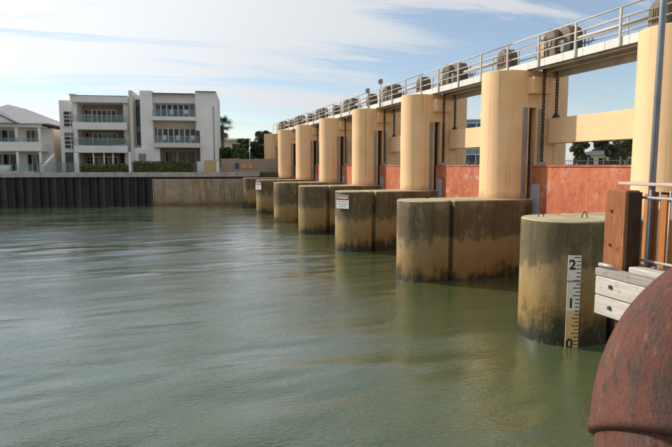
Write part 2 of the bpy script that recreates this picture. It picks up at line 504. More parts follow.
# ---------------------------------------------------------------- mesh helpers
class MB:
    def __init__(self):
        self.v, self.f, self.s = [], [], []

    def add(self, vs, fs, smooth=False):
        o = len(self.v)
        self.v += [tuple(p) for p in vs]
        self.f += [tuple(i + o for i in f) for f in fs]
        self.s += [smooth] * len(fs)
        return self

    def box(self, x0, x1, y0, y1, z0, z1):
        vs = [(x, y, z) for z in (z0, z1) for y in (y0, y1) for x in (x0, x1)]
        fs = [(0, 2, 3, 1), (4, 5, 7, 6), (0, 1, 5, 4), (2, 6, 7, 3), (0, 4, 6, 2), (1, 3, 7, 5)]
        return self.add(vs, fs)

    def bbox(self, x0, x1, y0, y1, z0, z1, b=0.01):
        """box with chamfered edges"""
        bm = bmesh.new()
        bmesh.ops.create_cube(bm, size=1)
        for q in bm.verts:
            q.co = Vector((x0 + (q.co.x + .5) * (x1 - x0), y0 + (q.co.y + .5) * (y1 - y0), z0 + (q.co.z + .5) * (z1 - z0)))
        bmesh.ops.bevel(bm, geom=bm.edges[:], offset=b, segments=1, affect='EDGES')
        bm.verts.index_update()
        self.add([q.co[:] for q in bm.verts], [[q.index for q in f.verts] for f in bm.faces])
        bm.free()
        return self

    def prism(self, poly, z0, z1, cham=0.0, smooth_side=None):
        """vertical extrusion of a ccw XY polygon, optional top chamfer"""
        n = len(poly)
        cx = sum(p[0] for p in poly) / n
        cy = sum(p[1] for p in poly) / n
        rings = [[(x, y, z0) for x, y in poly]]
        if cham:
            rings.append([(x, y, z1 - cham) for x, y in poly])
            ins = []
            for i in range(n):
                a, b, c = Vector(poly[i - 1]), Vector(poly[i]), Vector(poly[(i + 1) % n])
                d = ((b - a).normalized() + (c - b).normalized())
                nn = Vector((-d.y, d.x)).normalized() if d.length > 1e-6 else Vector((0, 0))
                ins.append((b.x + nn.x * cham, b.y + nn.y * cham, z1))
            rings.append(ins)
        else:
            rings.append([(x, y, z1) for x, y in poly])
        vs = [p for r in rings for p in r]
        side, cap = [], []
        for k in range(len(rings) - 1):
            for i in range(n):
                j = (i + 1) % n
                side.append((k * n + i, k * n + j, (k + 1) * n + j, (k + 1) * n + i))
        cap = [tuple(range(n - 1, -1, -1)), tuple(len(vs) - n + i for i in range(n))]
        self.add(vs, side + cap)
        return self

    def extrude(self, poly, axis, a, b):
        """closed 2-D outline extruded along x or y; poly in (other, z)"""
        n = len(poly)
        if axis == 'x':
            vs = [(t, p, q) for t in (a, b) for p, q in poly]
        else:
            vs = [(p, t, q) for t in (a, b) for p, q in poly]
        fs = [(i, (i + 1) % n, n + (i + 1) % n, n + i) for i in range(n)]
        fs += [tuple(range(n - 1, -1, -1)), tuple(range(n, 2 * n))]
        return self.add(vs, fs)

    def tube(self, pts, r, n=8, cap=True):
        pts = [Vector(p) for p in pts]
        rs = r if isinstance(r, (list, tuple)) else [r] * len(pts)
        vs, fs = [], []
        up = None
        for i, p in enumerate(pts):
            d = (pts[min(i + 1, len(pts) - 1)] - pts[max(i - 1, 0)]).normalized()
            if up is None:
                up = Vector((0, 0, 1)) if abs(d.z) < 0.9 else Vector((1, 0, 0))
            s = d.cross(up).normalized()
            up = s.cross(d).normalized()
            for k in range(n):
                t = 2 * math.pi * k / n
                vs.append(p + (s * math.cos(t) + up * math.sin(t)) * rs[i])
        for i in range(len(pts) - 1):
            for k in range(n):
                j = (k + 1) % n
                fs.append((i * n + k, i * n + j, (i + 1) * n + j, (i + 1) * n + k))
        self.add(vs, fs, True)
        if cap:
            m = len(vs)
            o = len(self.v) - m
            self.f += [tuple(o + k for k in range(n - 1, -1, -1)), tuple(o + m - n + k for k in range(n))]
            self.s += [False, False]
        return self

    def torus_link(self, c, axis_z, w, h, r, turn):
        """oval chain link in a vertical plane"""
        pts = []
        for k in range(10):
            t = 2 * math.pi * k / 10
            a = w * math.cos(t)
            b = h * math.sin(t)
            pts.append((c[0] + (a if not turn else 0), c[1] + (a if turn else 0), c[2] + b))
        n = 5
        vs, fs = [], []
        for i, p in enumerate(pts):
            d = (Vector(pts[(i + 1) % 10]) - Vector(pts[i - 1])).normalized()
            s = Vector((0, 1, 0)) if not turn else Vector((1, 0, 0))
            q = s.cross(d).normalized()
            for k in range(n):
                t = 2 * math.pi * k / n
                vs.append(Vector(p) + (s * math.cos(t) + q * math.sin(t)) * r)
        for i in range(10):
            for k in range(n):
                fs.append((i * n + k, i * n + (k + 1) % n, ((i + 1) % 10) * n + (k + 1) % n, ((i + 1) % 10) * n + k))
        return self.add(vs, fs, True)

    def mesh(self, name):
        me = bpy.data.meshes.new(name)
        me.from_pydata(self.v, [], self.f)
        me.polygons.foreach_set('use_smooth', self.s)
        bm = bmesh.new()
        bm.from_mesh(me)
        bmesh.ops.recalc_face_normals(bm, faces=bm.faces)
        bm.to_mesh(me)
        bm.free()
        me.update()
        return me


def obj(name, mb, mat, parent=None, loc=None, label=None):
    me = mb if isinstance(mb, bpy.types.Mesh) else mb.mesh(name)
    if not me.materials:
        me.materials.append(MATS[mat])
    o = bpy.data.objects.new(name, me)
    COL.objects.link(o)
    if parent:
        o.parent = parent
    if loc:
        o.location = loc
    if label:
        o['label'] = label
    return o


def tag(o, label, cat, group=None):
    o['label'] = label
    o['category'] = cat
    if group:
        o['group'] = group
    return o


def thing(name, label, cat, loc=(0, 0, 0), rz=0.0, group=None):
    o = bpy.data.objects.new(name, None)
    COL.objects.link(o)
    o.location = loc
    o.rotation_euler = (0, 0, rz)
    o.empty_display_size = 0.2
    return tag(o, label, cat, group)


def struct(name, mb, mat):
    o = obj(name, mb, mat)
    o['kind'] = 'structure'
    return o


KIDS = {}


def dup(root, loc, label, parent=None):
    c = root.copy()
    COL.objects.link(c)
    c.parent = parent
    if parent is None:
        c.location = loc
        c['label'] = label
    for ch in [o for o in root.children]:
        dup(ch, None, None, c)
    return c


def smooth_by_angle(o, ang=35):
    me = o.data
    me.polygons.foreach_set('use_smooth', [True] * len(me.polygons))
    bm = bmesh.new()
    bm.from_mesh(me)
    for e in bm.edges:
        if len(e.link_faces) == 2 and e.calc_face_angle(0) > R(ang):
            e.smooth = False
    bm.to_mesh(me)
    bm.free()
    return o


def text_mesh(s, size, depth=0.004):
    cu = bpy.data.curves.new('lettering', 'FONT')
    cu.body = s
    cu.size = size
    cu.align_x = 'CENTER'
    cu.align_y = 'CENTER'
    cu.extrude = depth
    cu.offset = size * 0.018
    ob = bpy.data.objects.new('lettering', cu)
    COL.objects.link(ob)
    dg = bpy.context.evaluated_depsgraph_get()
    dg.update()
    me = bpy.data.meshes.new_from_object(ob.evaluated_get(dg))
    bpy.data.objects.remove(ob)
    me.materials.clear()
    return me


rnd = random.Random(7)

# ---------------------------------------------------------------- setting: water, land, quay
def water_mesh():
    """one sheet: a finely divided pool with real wavelets, coarse beyond it"""
    xs = np.concatenate([[-3000], np.linspace(-48, 13, 340), [3000]])
    ys = np.concatenate([[-400], np.linspace(0.5, 69, 520), [5000]])
    XX, YY = np.meshgrid(xs, ys)
    Z = np.zeros_like(XX)
    rg = np.random.default_rng(11)
    head = math.atan2(math.cos(YAW + R(-26)), math.sin(YAW + R(-26)))
    for k in range(54):
        lam = 0.6 * (4.2 / 0.6) ** rg.uniform(0, 1)
        a = head + rg.normal() * 0.24
        kk = 2 * math.pi / lam
        amp = 0.0023 * lam ** 0.7
        Z += amp * np.sin(kk * (XX * math.cos(a) + YY * math.sin(a)) + rg.uniform(0, 6.28) + 0.5 * np.sin(0.13 * XX + k) + 0.5 * np.sin(0.11 * YY + 2 * k))
    env = 0.45 + 0.55 * (0.5 + 0.5 * np.sin(0.19 * XX + 0.8 * np.sin(0.12 * YY) + 1.0)) * (0.5 + 0.5 * np.sin(0.23 * YY + 0.9 * np.sin(0.15 * XX))) * 1.6
    fade = np.clip((XX + 48) / 4, 0, 1) * np.clip((13 - XX) / 4, 0, 1) * np.clip((YY - 0.5) / 1, 0, 1) * np.clip((69 - YY) / 6, 0.0, 1)
    Z *= env * fade
    nx, ny = len(xs), len(ys)
    V = np.stack([XX, YY, Z], -1).reshape(-1, 3)
    idx = np.arange(nx * ny).reshape(ny, nx)
    F = np.stack([idx[:-1, :-1], idx[:-1, 1:], idx[1:, 1:], idx[1:, :-1]], -1).reshape(-1, 4)
    me = bpy.data.meshes.new('water')
    me.from_pydata(V.tolist(), [], F.tolist())
    me.polygons.foreach_set('use_smooth', [True] * len(me.polygons))
    me.update()
    return me


struct('water', water_mesh(), 'river_water')
struct('river_bed', MB().add([(-3000, -400, -2.5), (3000, -400, -2.5), (3000, 5000, -2.5), (-3000, 5000, -2.5)], [(0, 1, 2, 3)]), 'land_grass')

WA = -math.atan(0.155)                 # heading of the far sea wall
WO = Vector((0.1, 67.5, 0))
WU = Vector((math.cos(WA), math.sin(WA), 0))
WV = Vector((-math.sin(WA), math.cos(WA), 0))


def wp(u, v, z=0.0):
    return WO + WU * u + WV * v + Vector((0, 0, z))


GZ = 3.66
far = [wp(-2500, .45), wp(24, .45), (44, 64.4, 0), (44, -300, 0), (3000, -300, 0), (3000, 4500, 0), (-2500, 4500, 0)]
struct('ground', MB().prism([(p[0], p[1]) for p in far], -2.4, GZ), 'land_grass')
qm = MB().prism([(-30, -12), (43.9, -12), (43.9, 5.72), (5.72, 5.72), (5.72, 0.75), (-30, 0.75)], 2.75, 3.18, 0.02)
qm.prism([(-29.5, -12), (43.8, -12), (43.8, 4.4), (7.4, 4.4), (7.4, 0.25), (-29.5, 0.25)], -2.4, 2.749)
struct('quay', qm, 'quay_concrete')

# ---------------------------------------------------------------- weir piers
S = 8.07
LOWC, LR = (10.2, 12.06), 1.0
TANC, TR = (14.12, 12.42), 0.97
TOPZ, LOWTOP = 8.32, 3.15
NP = 8
ORD = ['first', 'second', 'third', 'fourth', 'fifth', 'sixth', 'seventh', 'eighth']


def stadium(xc, yc, r, xend, notches, far_notches, n=22, tail=True):
    """plan outline of a pier with a rounded nose at -x; notches (x0, x1, depth) in the two long sides"""
    pts = []
    for k in range(n + 1):
        t = math.pi / 2 + math.pi * k / n
        pts.append((xc + r * math.cos(t), yc + r * math.sin(t)))
    for x0, x1, d in notches:
        pts += [(x0, yc - r), (x0, yc - r + d), (x1, yc - r + d), (x1, yc - r)]
    if tail:
        for k in range(n + 1):
            t = -math.pi / 2 + math.pi * k / n
            pts.append((xend - r + r * math.cos(t), yc + r * math.sin(t)))
    else:
        pts += [(xend, yc - r), (xend, yc + r)]
    for x0, x1, d in reversed(far_notches):
        pts += [(x1, yc + r), (x1, yc + r - d), (x0, yc + r - d), (x0, yc + r)]
    return pts


piers = []
base_poly = stadium(0, 0, LR, 17.3 - LOWC[0], [(0.62, 0.86, 0.28), (14.26 - LOWC[0], 14.95 - LOWC[0], 0.22)],
                    [(0.62, 0.86, 0.28), (14.26 - LOWC[0], 14.95 - LOWC[0], 0.42)], tail=False)
base_poly = [(x, y * 1.15 if y > 0 else y) for x, y in base_poly]
col_poly = stadium(TANC[0] - LOWC[0], TANC[1] - LOWC[1], TR, 17.0 - LOWC[0],
                   [(14.62 - LOWC[0], 14.95 - LOWC[0], 0.35)], [(14.62 - LOWC[0], 14.95 - LOWC[0], 0.35)])
p0 = thing('weir_pier', 'tan weir pier on a rounded stained base carrying the depth gauge board', 'pier',
           (LOWC[0], LOWC[1], 0), 0, 'weir piers in a row')
b = obj('base', MB().prism(base_poly, -2.2, LOWTOP, 0.035), 'stained_pier_concrete', p0)
smooth_by_angle(b)
c = obj('column', MB().prism(col_poly, LOWTOP, TOPZ, 0.02), 'tan_painted_concrete', p0)
smooth_by_angle(c)
ny, fy = TANC[1] - LOWC[1] - TR, TANC[1] - LOWC[1] + TR
for sgn, y in ((-1, ny), (1, fy)):
    x = 14.62 - LOWC[0]
    lo, hi = sorted((y + sgn * 0.012, y - sgn * 0.05))
    obj('gate_guide', MB().box(x - 0.30, x - 0.11, min(y, y + sgn * 0.05), max(y, y + sgn * 0.05), 3.16, 6.84), 'grey_guide_steel', p0)
    obj('gate_guide', MB().box(x + 0.45, x + 0.62, min(y, y + sgn * 0.05), max(y, y + sgn * 0.05), 3.16, 6.78), 'grey_guide_steel', p0)
    ya, yb = sorted((y - sgn * 0.345, y - sgn * 0.30))
    obj('slot_lining', MB().box(x + 0.01, x + 0.32, ya, yb, 3.16, 6.9), 'black_slot_lining', p0)
    # stop above the slot is tan again
    ya, yb = sorted((y - sgn * 0.35, y + sgn * 0.002))
    obj('slot_head', MB().box(x, x + 0.33, ya, yb, 6.85, TOPZ - 0.02), 'tan_painted_concrete', p0)
    ya, yb = sorted((y, y + sgn * 0.42))
    x0, x1 = 14.48 - LOWC[0], 15.42 - LOWC[0]
    poly = [(yy, zz_) for yy, zz_ in ((ya, 7.40), (yb, 7.40), (yb, 8.02), (ya, 8.02))]
    obj('corbel', MB().bbox(x0, x1, ya, yb, 7.38, 8.02, 0.012), 'tan_painted_concrete', p0)


def hook(x, y):
    m = MB()
    pts = [(x + 0.085 * math.cos(t), y, LOWTOP - 0.01 + 0.17 * math.sin(t)) for t in [math.pi * k / 8 for k in range(9)]]
    m.tube(pts, 0.014, 6)
    return m


for hx, hy in ((-0.35, 0.45), (0.55, -0.15)):
    obj('lifting_eye', hook(hx, hy), 'dark_bolt_steel', p0)
piers.append(p0)
plab = [None,
        'tan weir pier second in the row from the depth gauge pier, deeply streaked base',
        'tan weir pier with a danger sign, third in the row from the depth gauge',
        'tan weir pier fourth in the row from the depth gauge pier',
        'tan weir pier fifth in the row from the depth gauge pier',
        'tan weir pier with a danger sign, sixth in the row from the depth gauge',
        'tan weir pier next to the last one at the concrete bank wall',
        'tan weir pier last in the row, beside the concrete bank wall']
for i in range(1, NP):
    piers.append(dup(p0, (LOWC[0], LOWC[1] + S * i, 0), plab[i]))
for i in range(1, NP):
    for ch in list(piers[i].children):
        if ch.name.startswith('lifting_eye'):
            bpy.data.objects.remove(ch)


def pyc(i):
    return TANC[1] + S * i


def between(i):
    return ('between the depth gauge pier and its neighbour' if i == 0 else
            'between the %s and %s piers from the depth gauge' % (ORD[i], ORD[i + 1]))


# ---------------------------------------------------------------- sluice gates, upper beams, chains
GH = (S - 2 * TR) / 2
g = thing('sluice_gate', 'worn red steel sluice gate ' + between(0), 'gate', (14.78, pyc(0) + S / 2, 0), 0, 'sluice gates between the piers')
LY = GH + 0.27
obj('skin_plate', MB().bbox(0.02, 0.14, -LY, LY, -2.0, 4.46, 0.01), 'worn_red_gate_paint', g)
obj('top_flange', MB().bbox(-0.02, 0.16, -LY + .02, LY - .02, 4.46, 4.52, 0.01), 'worn_red_gate_paint', g)
for sgn in (-1, 1):
    ya, yb = sorted((sgn * (GH - 0.02), sgn * (GH - 0.09)))
    obj('seal_strip', MB().box(-0.03, 0.015, ya, yb, -2.0, 4.50), 'galvanised_steel', g)
    if sgn > 0:
        obj('side_plate', MB().bbox(0.005, 0.0195, GH - 0.60, GH - 0.095, -1.9, 3.75, 0.003), 'lavender_grey_steel', g)
    ya, yb = sorted((sgn * (GH - 0.35), sgn * (GH - 0.75)))
    obj('lifting_lug', MB().bbox(0.0, 0.12, ya, yb, 4.52, 4.66, 0.01), 'grey_guide_steel', g)
gates = [g]
for i in range(1, NP - 1):
    gates.append(dup(g, (14.78, pyc(i) + S / 2, 0), 'worn red steel sluice gate ' + between(i)))

be = thing('upper_gate_beam', 'tan horizontal upper gate beam ' + between(0), 'beam', (15.5, pyc(0) + S / 2, 0), 0, 'upper gate beams between the piers')
obj('beam_face', MB().bbox(0, 0.5, -GH + 0.01, GH - 0.01, 5.41, 6.42, 0.015), 'tan_beam_paint', be)
for sgn in (-1, 1):
    ya, yb = sorted((sgn * (GH - 0.16), sgn * (GH - 0.52)))
    obj('chain_bracket', MB().extrude([(ya, 6.42), (yb, 6.42), ((ya + yb) / 2 + .05, 6.6), ((ya + yb) / 2 - .05, 6.6)], 'x', 0.08, 0.22), 'dark_bolt_steel', be)
    ya, yb = sorted((sgn * (GH - 0.02), sgn * (GH - 0.13)))
    obj('end_plate', MB().box(-0.02, 0.0, ya, yb, 5.41, 6.42), 'girder_paint', be)
for i in range(1, NP - 1):
    dup(be, (15.5, pyc(i) + S / 2, 0), 'tan horizontal upper gate beam ' + between(i))


def chain_mesh(z0, z1):
    m = MB()
    pitch = 0.118
    k, z = 0, z0
    while z < z1:
        m.torus_link((0, 0, z + pitch / 2), None, 0.056, 0.082, 0.024, k % 2)
        z += pitch
        k += 1
    return m.mesh('hoist_chain')


ch_a, ch_b = chain_mesh(4.6, 8.28), chain_mesh(6.5, 8.28)
for i in range(NP - 1):
    yf = pyc(i + 1) - TR
    tag(obj('hoist_chain', ch_a, 'chain_steel', None, (14.86, yf - 0.55, 0)),
        'dark steel chain down to the red gate beside the %s pier from the depth gauge' % ORD[i + 1], 'chain', 'gate hoist chains')
    tag(obj('hoist_chain', ch_b, 'chain_steel', None, (15.65, yf - 0.34, 0)),
        'dark steel chain holding the tan beam beside the %s pier from the depth gauge' % ORD[i + 1], 'chain', 'beam hoist chains')

# ---------------------------------------------------------------- walkway spans
XF, XR = 14.45, 15.75
spans = []


def make_span():
    t = thing('walkway_span', 'x', 'walkway', (XF, 0, 0), 0, 'walkway spans along the weir')
    n = 8
    w = S / n
    fp = MB().bbox(0, 0.05, 0.006, w - 0.006, 8.335, 8.63, 0.006).mesh('fascia_panel')
    for k in range(n):
        obj('fascia_panel', fp, 'white_deck_fascia', t, (0, k * w, 0))
    gp = MB().box(0.055, XR - XF - 0.055, 0.008, w - 0.008, 8.50, 8.56).mesh('deck_plate')
    for k in range(n):
        obj('deck_plate', gp, 'deck_grating', t, (0, k * w, 0))
    # girders only hang between the piers
    ya, yb = TR + 0.02, S - TR - 0.02
    for x, zb in ((0.20, 8.27), (0.72, 8.22), (XR - XF - 0.10, 8.03)):
        m = MB().box(x - 0.012, x + 0.012, ya, yb, zb + 0.03, 8.47)
        m.box(x - 0.07, x + 0.07, ya, yb, zb, zb + 0.029)
        m.box(x - 0.07, x + 0.07, ya, yb, 8.471, 8.497)
        obj('girder', m, 'girder_paint', t)
    j = MB().box(0.735, XR - XF - 0.115, -0.05, 0.05, 8.28, 8.42).mesh('cross_beam')
    for k in range(5):
        obj('cross_beam', j, 'girder_paint', t, (0, ya + 0.4 + k * (yb - ya - 0.8) / 4, 0))
    return t


def make_railing():
    t = thing('guard_railing', 'x', 'railing', (XF, 0, 0), 0, 'walkway guard railings')
    sp = S / 4
    pm = MB().bbox(-0.065, -0.003, -0.04, 0.04, 8.345, 9.53, 0.006).mesh('post')
    for k in range(4):
        obj('post', pm, 'cream_rail_paint', t, (0, 0.35 + sp * k, 0))
    for z, r in ((9.55, 0.030), (9.20, 0.024), (8.90, 0.024)):
        obj('rail', MB().tube([(-0.03, 0, z), (-0.03, S, z)], r, 8), 'cream_rail_paint', t)
    return t


def make_rear_railing():
    t = thing('rear_railing', 'x', 'railing', (XR, 0, 0), 0, 'walkway rear railings')
    sp = S / 4
    pm = MB().bbox(-0.05, 0.0, -0.025, 0.025, 8.561, 9.62, 0.006).mesh('post')
    for k in range(4):
        obj('post', pm, 'galvanised_steel', t, (-0.06, 1.3 + sp * k, 0))
    for z in (9.64, 9.12):
        obj('rail', MB().tube([(-0.085, 0, z), (-0.085, S, z)], 0.024, 8), 'galvanised_steel', t)
    return t


def arch(w, h, n=14, skirt=1.0):
    """outline of a round-topped cover: (y, z)"""
    r = w / 2
    pts = [(-r, 0), (-r, h - r)]
    for k in range(1, n):
        t = math.pi - math.pi * k / n
        pts.append((r * math.cos(t), h - r + r * math.sin(t)))
    pts += [(r, h - r), (r, 0)]
    return pts


def round_cover(w, h, x0, x1, bev):
    """round-topped housing with softened shoulders"""
    m0 = MB().extrude(arch(w, h, 18), 'x', x0, x1).mesh('housing')
    bm = bmesh.new()
    bm.from_mesh(m0)
    ed = [e for e in bm.edges if abs(e.verts[0].co.x - e.verts[1].co.x) < 1e-5 and not (abs(e.verts[0].co.z) < 1e-5 and abs(e.verts[1].co.z) < 1e-5)]
    bmesh.ops.bevel(bm, geom=ed, offset=bev, segments=4, affect='EDGES', profile=0.5)
    bm.to_mesh(m0)
    bm.free()
    return m0


def make_end_hoist():
    t = thing('chain_wheel_hoist', 'x', 'hoist', (0, 0, 0), 0, 'chain wheel hoists on the walkway')
    smooth_by_angle(obj('cover', round_cover(0.80, 1.02, -0.34, 0.30, 0.13), 'hoist_cover_brown', t), 50)
    for x in (-0.20, 0.0, 0.2):
        obj('cover_band', MB().extrude(arch(0.83, 1.035), 'x', x - .02, x + .02), 'hoist_cover_dull', t)
    obj('side_opening', MB().extrude([(-.20, .30), (.20, .30), (.20, .62), (.12, .74), (-.12, .74), (-.20, .62)], 'x', -0.352, -0.338), 'black_slot_lining', t)
    for k in range(5):
        obj('guard_bar', MB().tube([(-0.36, -.16 + .08 * k, .28), (-0.36, -.16 + .08 * k, .74)], .010, 5), 'hoist_cover_tan', t)
    obj('base_frame', MB().box(-0.42, 0.42, -0.55, 0.55, 0.0, 0.038), 'girder_paint', t)
    obj('shaft_bearing', MB().bbox(-0.05, 0.30, 0.42, 0.50, 0.04, 0.78, .02), 'hoist_machine_grey', t)
    for y in (-.48, .48):
        for x in (-.36, .36):
            obj('bolt', MB().tube([(x, y, .038), (x, y, .075)], .022, 6), 'dark_bolt_steel', t)
    return t


def make_main_hoist():
    t = thing('gate_hoist', 'x', 'hoist', (0, 0, 0), 0, 'gate hoist machines on the walkway')
    obj('base_frame', MB().box(-0.45, 0.75, -0.95, 0.98, 0.0, 0.05), 'girder_paint', t)
    for nm, w, hh, x0, x1, yy, mt in (('drum_housing', 0.86, 1.16, -0.38, 0.08, 0.22, 'hoist_cover_brown'), ('drum_housing', 0.80, 1.20, -0.10, 0.50, -0.30, 'hoist_cover_brown')):
        o = obj(nm, round_cover(w, hh, x0, x1, 0.11), mt, t, (0, yy, 0))
        smooth_by_angle(o, 50)
        for k in range(3):
            x = x0 + .10 + (x1 - x0 - .2) * k / 2
            obj('housing_band', MB().extrude(arch(w + .03, hh + .015), 'x', x - .018, x + .018), 'hoist_cover_dull', o)
        obj('inspection_plate', MB().tube([(x0 - .001, 0, .62), (x0 - .03, 0, .62)], .19, 16), 'hoist_machine_grey', o)
        for k in range(6):
            a = k * math.pi / 3
            obj('bolt', MB().tube([(x0 - .03, .15 * math.cos(a), .62 + .15 * math.sin(a)), (x0 - .048, .15 * math.cos(a), .62 + .15 * math.sin(a))], .02, 6), 'dark_bolt_steel', o)
    obj('end_panel', MB().bbox(-0.42, -0.385, 0.40, 0.63, 0.06, 0.92, .01), 'hoist_cover_tan', t)
    obj('chain_sprocket', MB().tube([(-0.30, -0.32, 0.50), (-0.12, -0.32, 0.50)], 0.24, 20), 'chain_steel', t)
    obj('gearbox', MB().bbox(-0.42, -0.12, -0.72, -0.50, 0.05, 0.60, .03), 'hoist_machine_grey', t)
    obj('motor', MB().tube([(-0.25, 0.68, 0.30), (-0.25, 0.96, 0.30)], 0.15, 14), 'hoist_machine_grey', t)
    obj('motor_foot', MB().box(-0.36, -0.14, 0.70, 0.94, 0.05, 0.16), 'hoist_machine_grey', t)
    for x, y0, y1 in ((-0.36, 0.70, 0.92), (0.0, 0.72, 0.94)):
        obj('conduit', MB().tube([(x, y0, 0.05), (x, y0, 0.62), (x, y0 + .04, 0.72), (x, (y0 + y1) / 2, 0.76), (x, y1 - .04, 0.72), (x, y1, 0.60), (x, y1, 0.05)], 0.026, 7), 'galvanised_steel', t)
    obj('vent_stack', MB().tube([(0.2, 0.72, 0.05), (0.2, 0.72, 1.02)], 0.04, 7).tube([(0.2, 0.72, 1.02), (0.2, 0.72, 1.12)], 0.075, 8), 'hoist_machine_grey', t)
    obj('hand_wheel', MB().tube([(0.62 + .17 * math.cos(k * math.pi / 8), -0.80, .66 + .17 * math.sin(k * math.pi / 8)) for k in range(17)], .018, 6), 'galvanised_steel', t)
    obj('hand_wheel_stem', MB().tube([(0.62, -0.80, .05), (0.62, -0.80, .83)], .022, 6), 'galvanised_steel', t)
    return t


span0, rail0, rear0 = make_span(), make_railing(), make_rear_railing()
hoist0, end0 = make_main_hoist(), make_end_hoist()
used = {}


def place(root, loc, label):
    if root.name not in used:
        used[root.name] = 1
        root.location = loc
        root['label'] = label
        return root
    return dup(root, loc, label)


for i in range(-1, NP - 1):
    if i < 0:
        where = 'running from the depth gauge pier towards the quay'
    else:
        where = between(i)
    y = pyc(i)
    place(span0, (XF, y, 0), 'white edged walkway span ' + where)
    place(rail0, (XF, y, 0), 'cream front guard railing ' + where)
    place(rear0, (XR, y, 0), 'grey rear walkway railing ' + where)
    place(hoist0, (15.05, pyc(i + 1) - TR - 1.15, 8.561), 'brown double round topped gate hoist ' + where)
    place(end0, (15.05, pyc(i) + 1.25, 8.561), 'small round topped chain wheel hoist ' + where)
    tag(obj('drive_shaft', MB().tube([(15.2, pyc(i) + 1.72, 9.22), (15.2, pyc(i + 1) - TR - 1.70, 9.22)], 0.065, 10), 'cream_rail_paint'),
        'cream hoist drive shaft ' + where, 'shaft', 'hoist drive shafts')
# abutment pier behind the picture's edge carries the last span
ab = dup(p0, (LOWC[0], LOWC[1] - S, 0), 'tan abutment pier at the quay end of the weir')
for ch in list(ab.children):
    if ch.name.startswith('lifting_eye') or ch.name.startswith('base'):
        bpy.data.objects.remove(ch)

# end frame on the last pier
t = thing('end_railing_frame', 'thin cream rail frame closing the walkway above the last pier', 'railing', (XF, pyc(7), 0))
for x in (0.0, 0.6, 1.2):
    obj('post', MB().tube([(x, 0.75, TOPZ), (x, 0.75, 9.5)], 0.028, 6), 'cream_rail_paint', t)
for z in (9.0, 9.5):
    obj('rail', MB().tube([(0, 0.75, z), (1.2, 0.75, z)], 0.024, 6), 'cream_rail_paint', t)
for s_ in (0.0, 1.2):
    obj('rail', MB().tube([(s_, 0.0, 9.5), (s_, 0.75, 9.5)], 0.024, 6), 'cream_rail_paint', t)

# floodlights on the railing
for k, (y, h) in enumerate(((36.92, 9.50), (34.6, 9.80))):
    t = thing('floodlight', ('small grey floodlight on a short pole, farther of the pair on the railing',
                             'small grey floodlight on a taller pole, nearer the depth gauge pier of the pair')[k], 'floodlight',
              (XF - 0.10, y, 8.36), 0, 'floodlights on the walkway railing')
    obj('pole', MB().tube([(0, 0, 0), (0, 0, h - 8.36 - 0.02)], 0.03, 8), 'galvanised_steel', t)
    z = h - 8.36
    m = MB().bbox(-0.12, 0.08, -0.16, 0.16, z, z + 0.30, 0.03)
    hd = obj('lamp_head', m, 'lamp_grey', t)
    obj('lens', MB().box(-0.13, -0.121, -0.12, 0.12, z + 0.05, z + 0.25), 'window_glass', hd)

# ---------------------------------------------------------------- depth gauge and signs on the piers
ga = R(180 + 67)
gc = Vector((LOWC[0] + (LR + 0.03) * math.cos(ga), LOWC[1] + (LR + 0.03) * math.sin(ga), 0))
t = thing('depth_gauge', 'tall white depth gauge board with black ticks and numerals on a stained pier', 'gauge', gc, ga + math.pi / 2)
GW = 0.155
obj('board', MB().bbox(-GW, GW, -0.012, 0.012, 0.92, 2.32, 0.003), 'gauge_white', t)
obj('board', MB().bbox(-GW, GW, -0.012, 0.012, -0.3, 0.916, 0.003), 'gauge_stained', t, label='lower gauge board stained yellow')
for k, z in enumerate((0.085, 1.117, 2.079)):
    d = obj('numeral', text_mesh(str(k), 0.34), 'black_print', t, (-0.055, -0.016, z))
    d.rotation_euler = (math.pi / 2, 0, 0)
tk_l = MB().box(-0.02, GW - 0.012, -0.0165, -0.0125, -0.011, 0.011).mesh('tick')
tk_s = MB().box(0.045, GW - 0.012, -0.0165, -0.0125, -0.011, 0.011).mesh('tick')
for k in range(25):
    z = -0.02 + 0.0955 * k
    near = min(abs(z - q) for q in (0.085, 1.117, 2.079))
    obj('tick', tk_s if (near < 0.19 or k % 2) else tk_l, 'black_print', t, (0, 0, z))
obj('clamp_strap', MB().box(-GW - 0.08, GW + 0.07, -0.022, -0.017, 1.66, 1.695), 'grey_guide_steel', t)
obj('edge_strip', MB().box(-GW, -GW + 0.012, -0.0165, -0.0125, -0.2, 2.31), 'grey_print', t)


def danger_sign(i, label, ang, z):
    a = R(180 + ang)
    p = Vector((LOWC[0] + (LR + 0.035) * math.cos(a), LOWC[1] + S * i + (LR + 0.035) * math.sin(a), z))
    t = thing('danger_sign', label, 'sign', p, a + math.pi / 2, 'danger signs on the pier bases')
    W, H = 0.40, 0.35
    obj('board', MB().bbox(-W, W, -0.01, 0.01, -H, H, 0.003), 'sign_white', t)
    hd = obj('header', MB().box(-W + .02, W - .02, -0.0145, -0.0105, 0.10, H - 0.02), 'black_print', t)
    el = MB()
    n = 24
    el.extrude([(0.36 * math.cos(2 * math.pi * k / n), 0.215 + 0.10 * math.sin(2 * math.pi * k / n)) for k in range(n)], 'y', -0.0185, -0.015)
    obj('oval', el, 'red_print', hd)
    w = obj('lettering', text_mesh('DANGER', 0.175, 0.002), 'sign_white', hd, (0, -0.021, 0.215))
    w.rotation_euler = (math.pi / 2, 0, 0)
    for k in range(3):
        ww = (0.30, 0.33, 0.24)[k]
        obj('text_line', MB().box(-ww, ww, -0.014, -0.0105, 0.02 - 0.12 * k - 0.022, 0.02 - 0.12 * k + 0.022), 'grey_print', t)


danger_sign(2, 'red and white danger sign on the third pier base from the depth gauge', 35, 2.62)
danger_sign(5, 'red and white danger sign on the sixth pier base from the depth gauge', 30, 2.60)

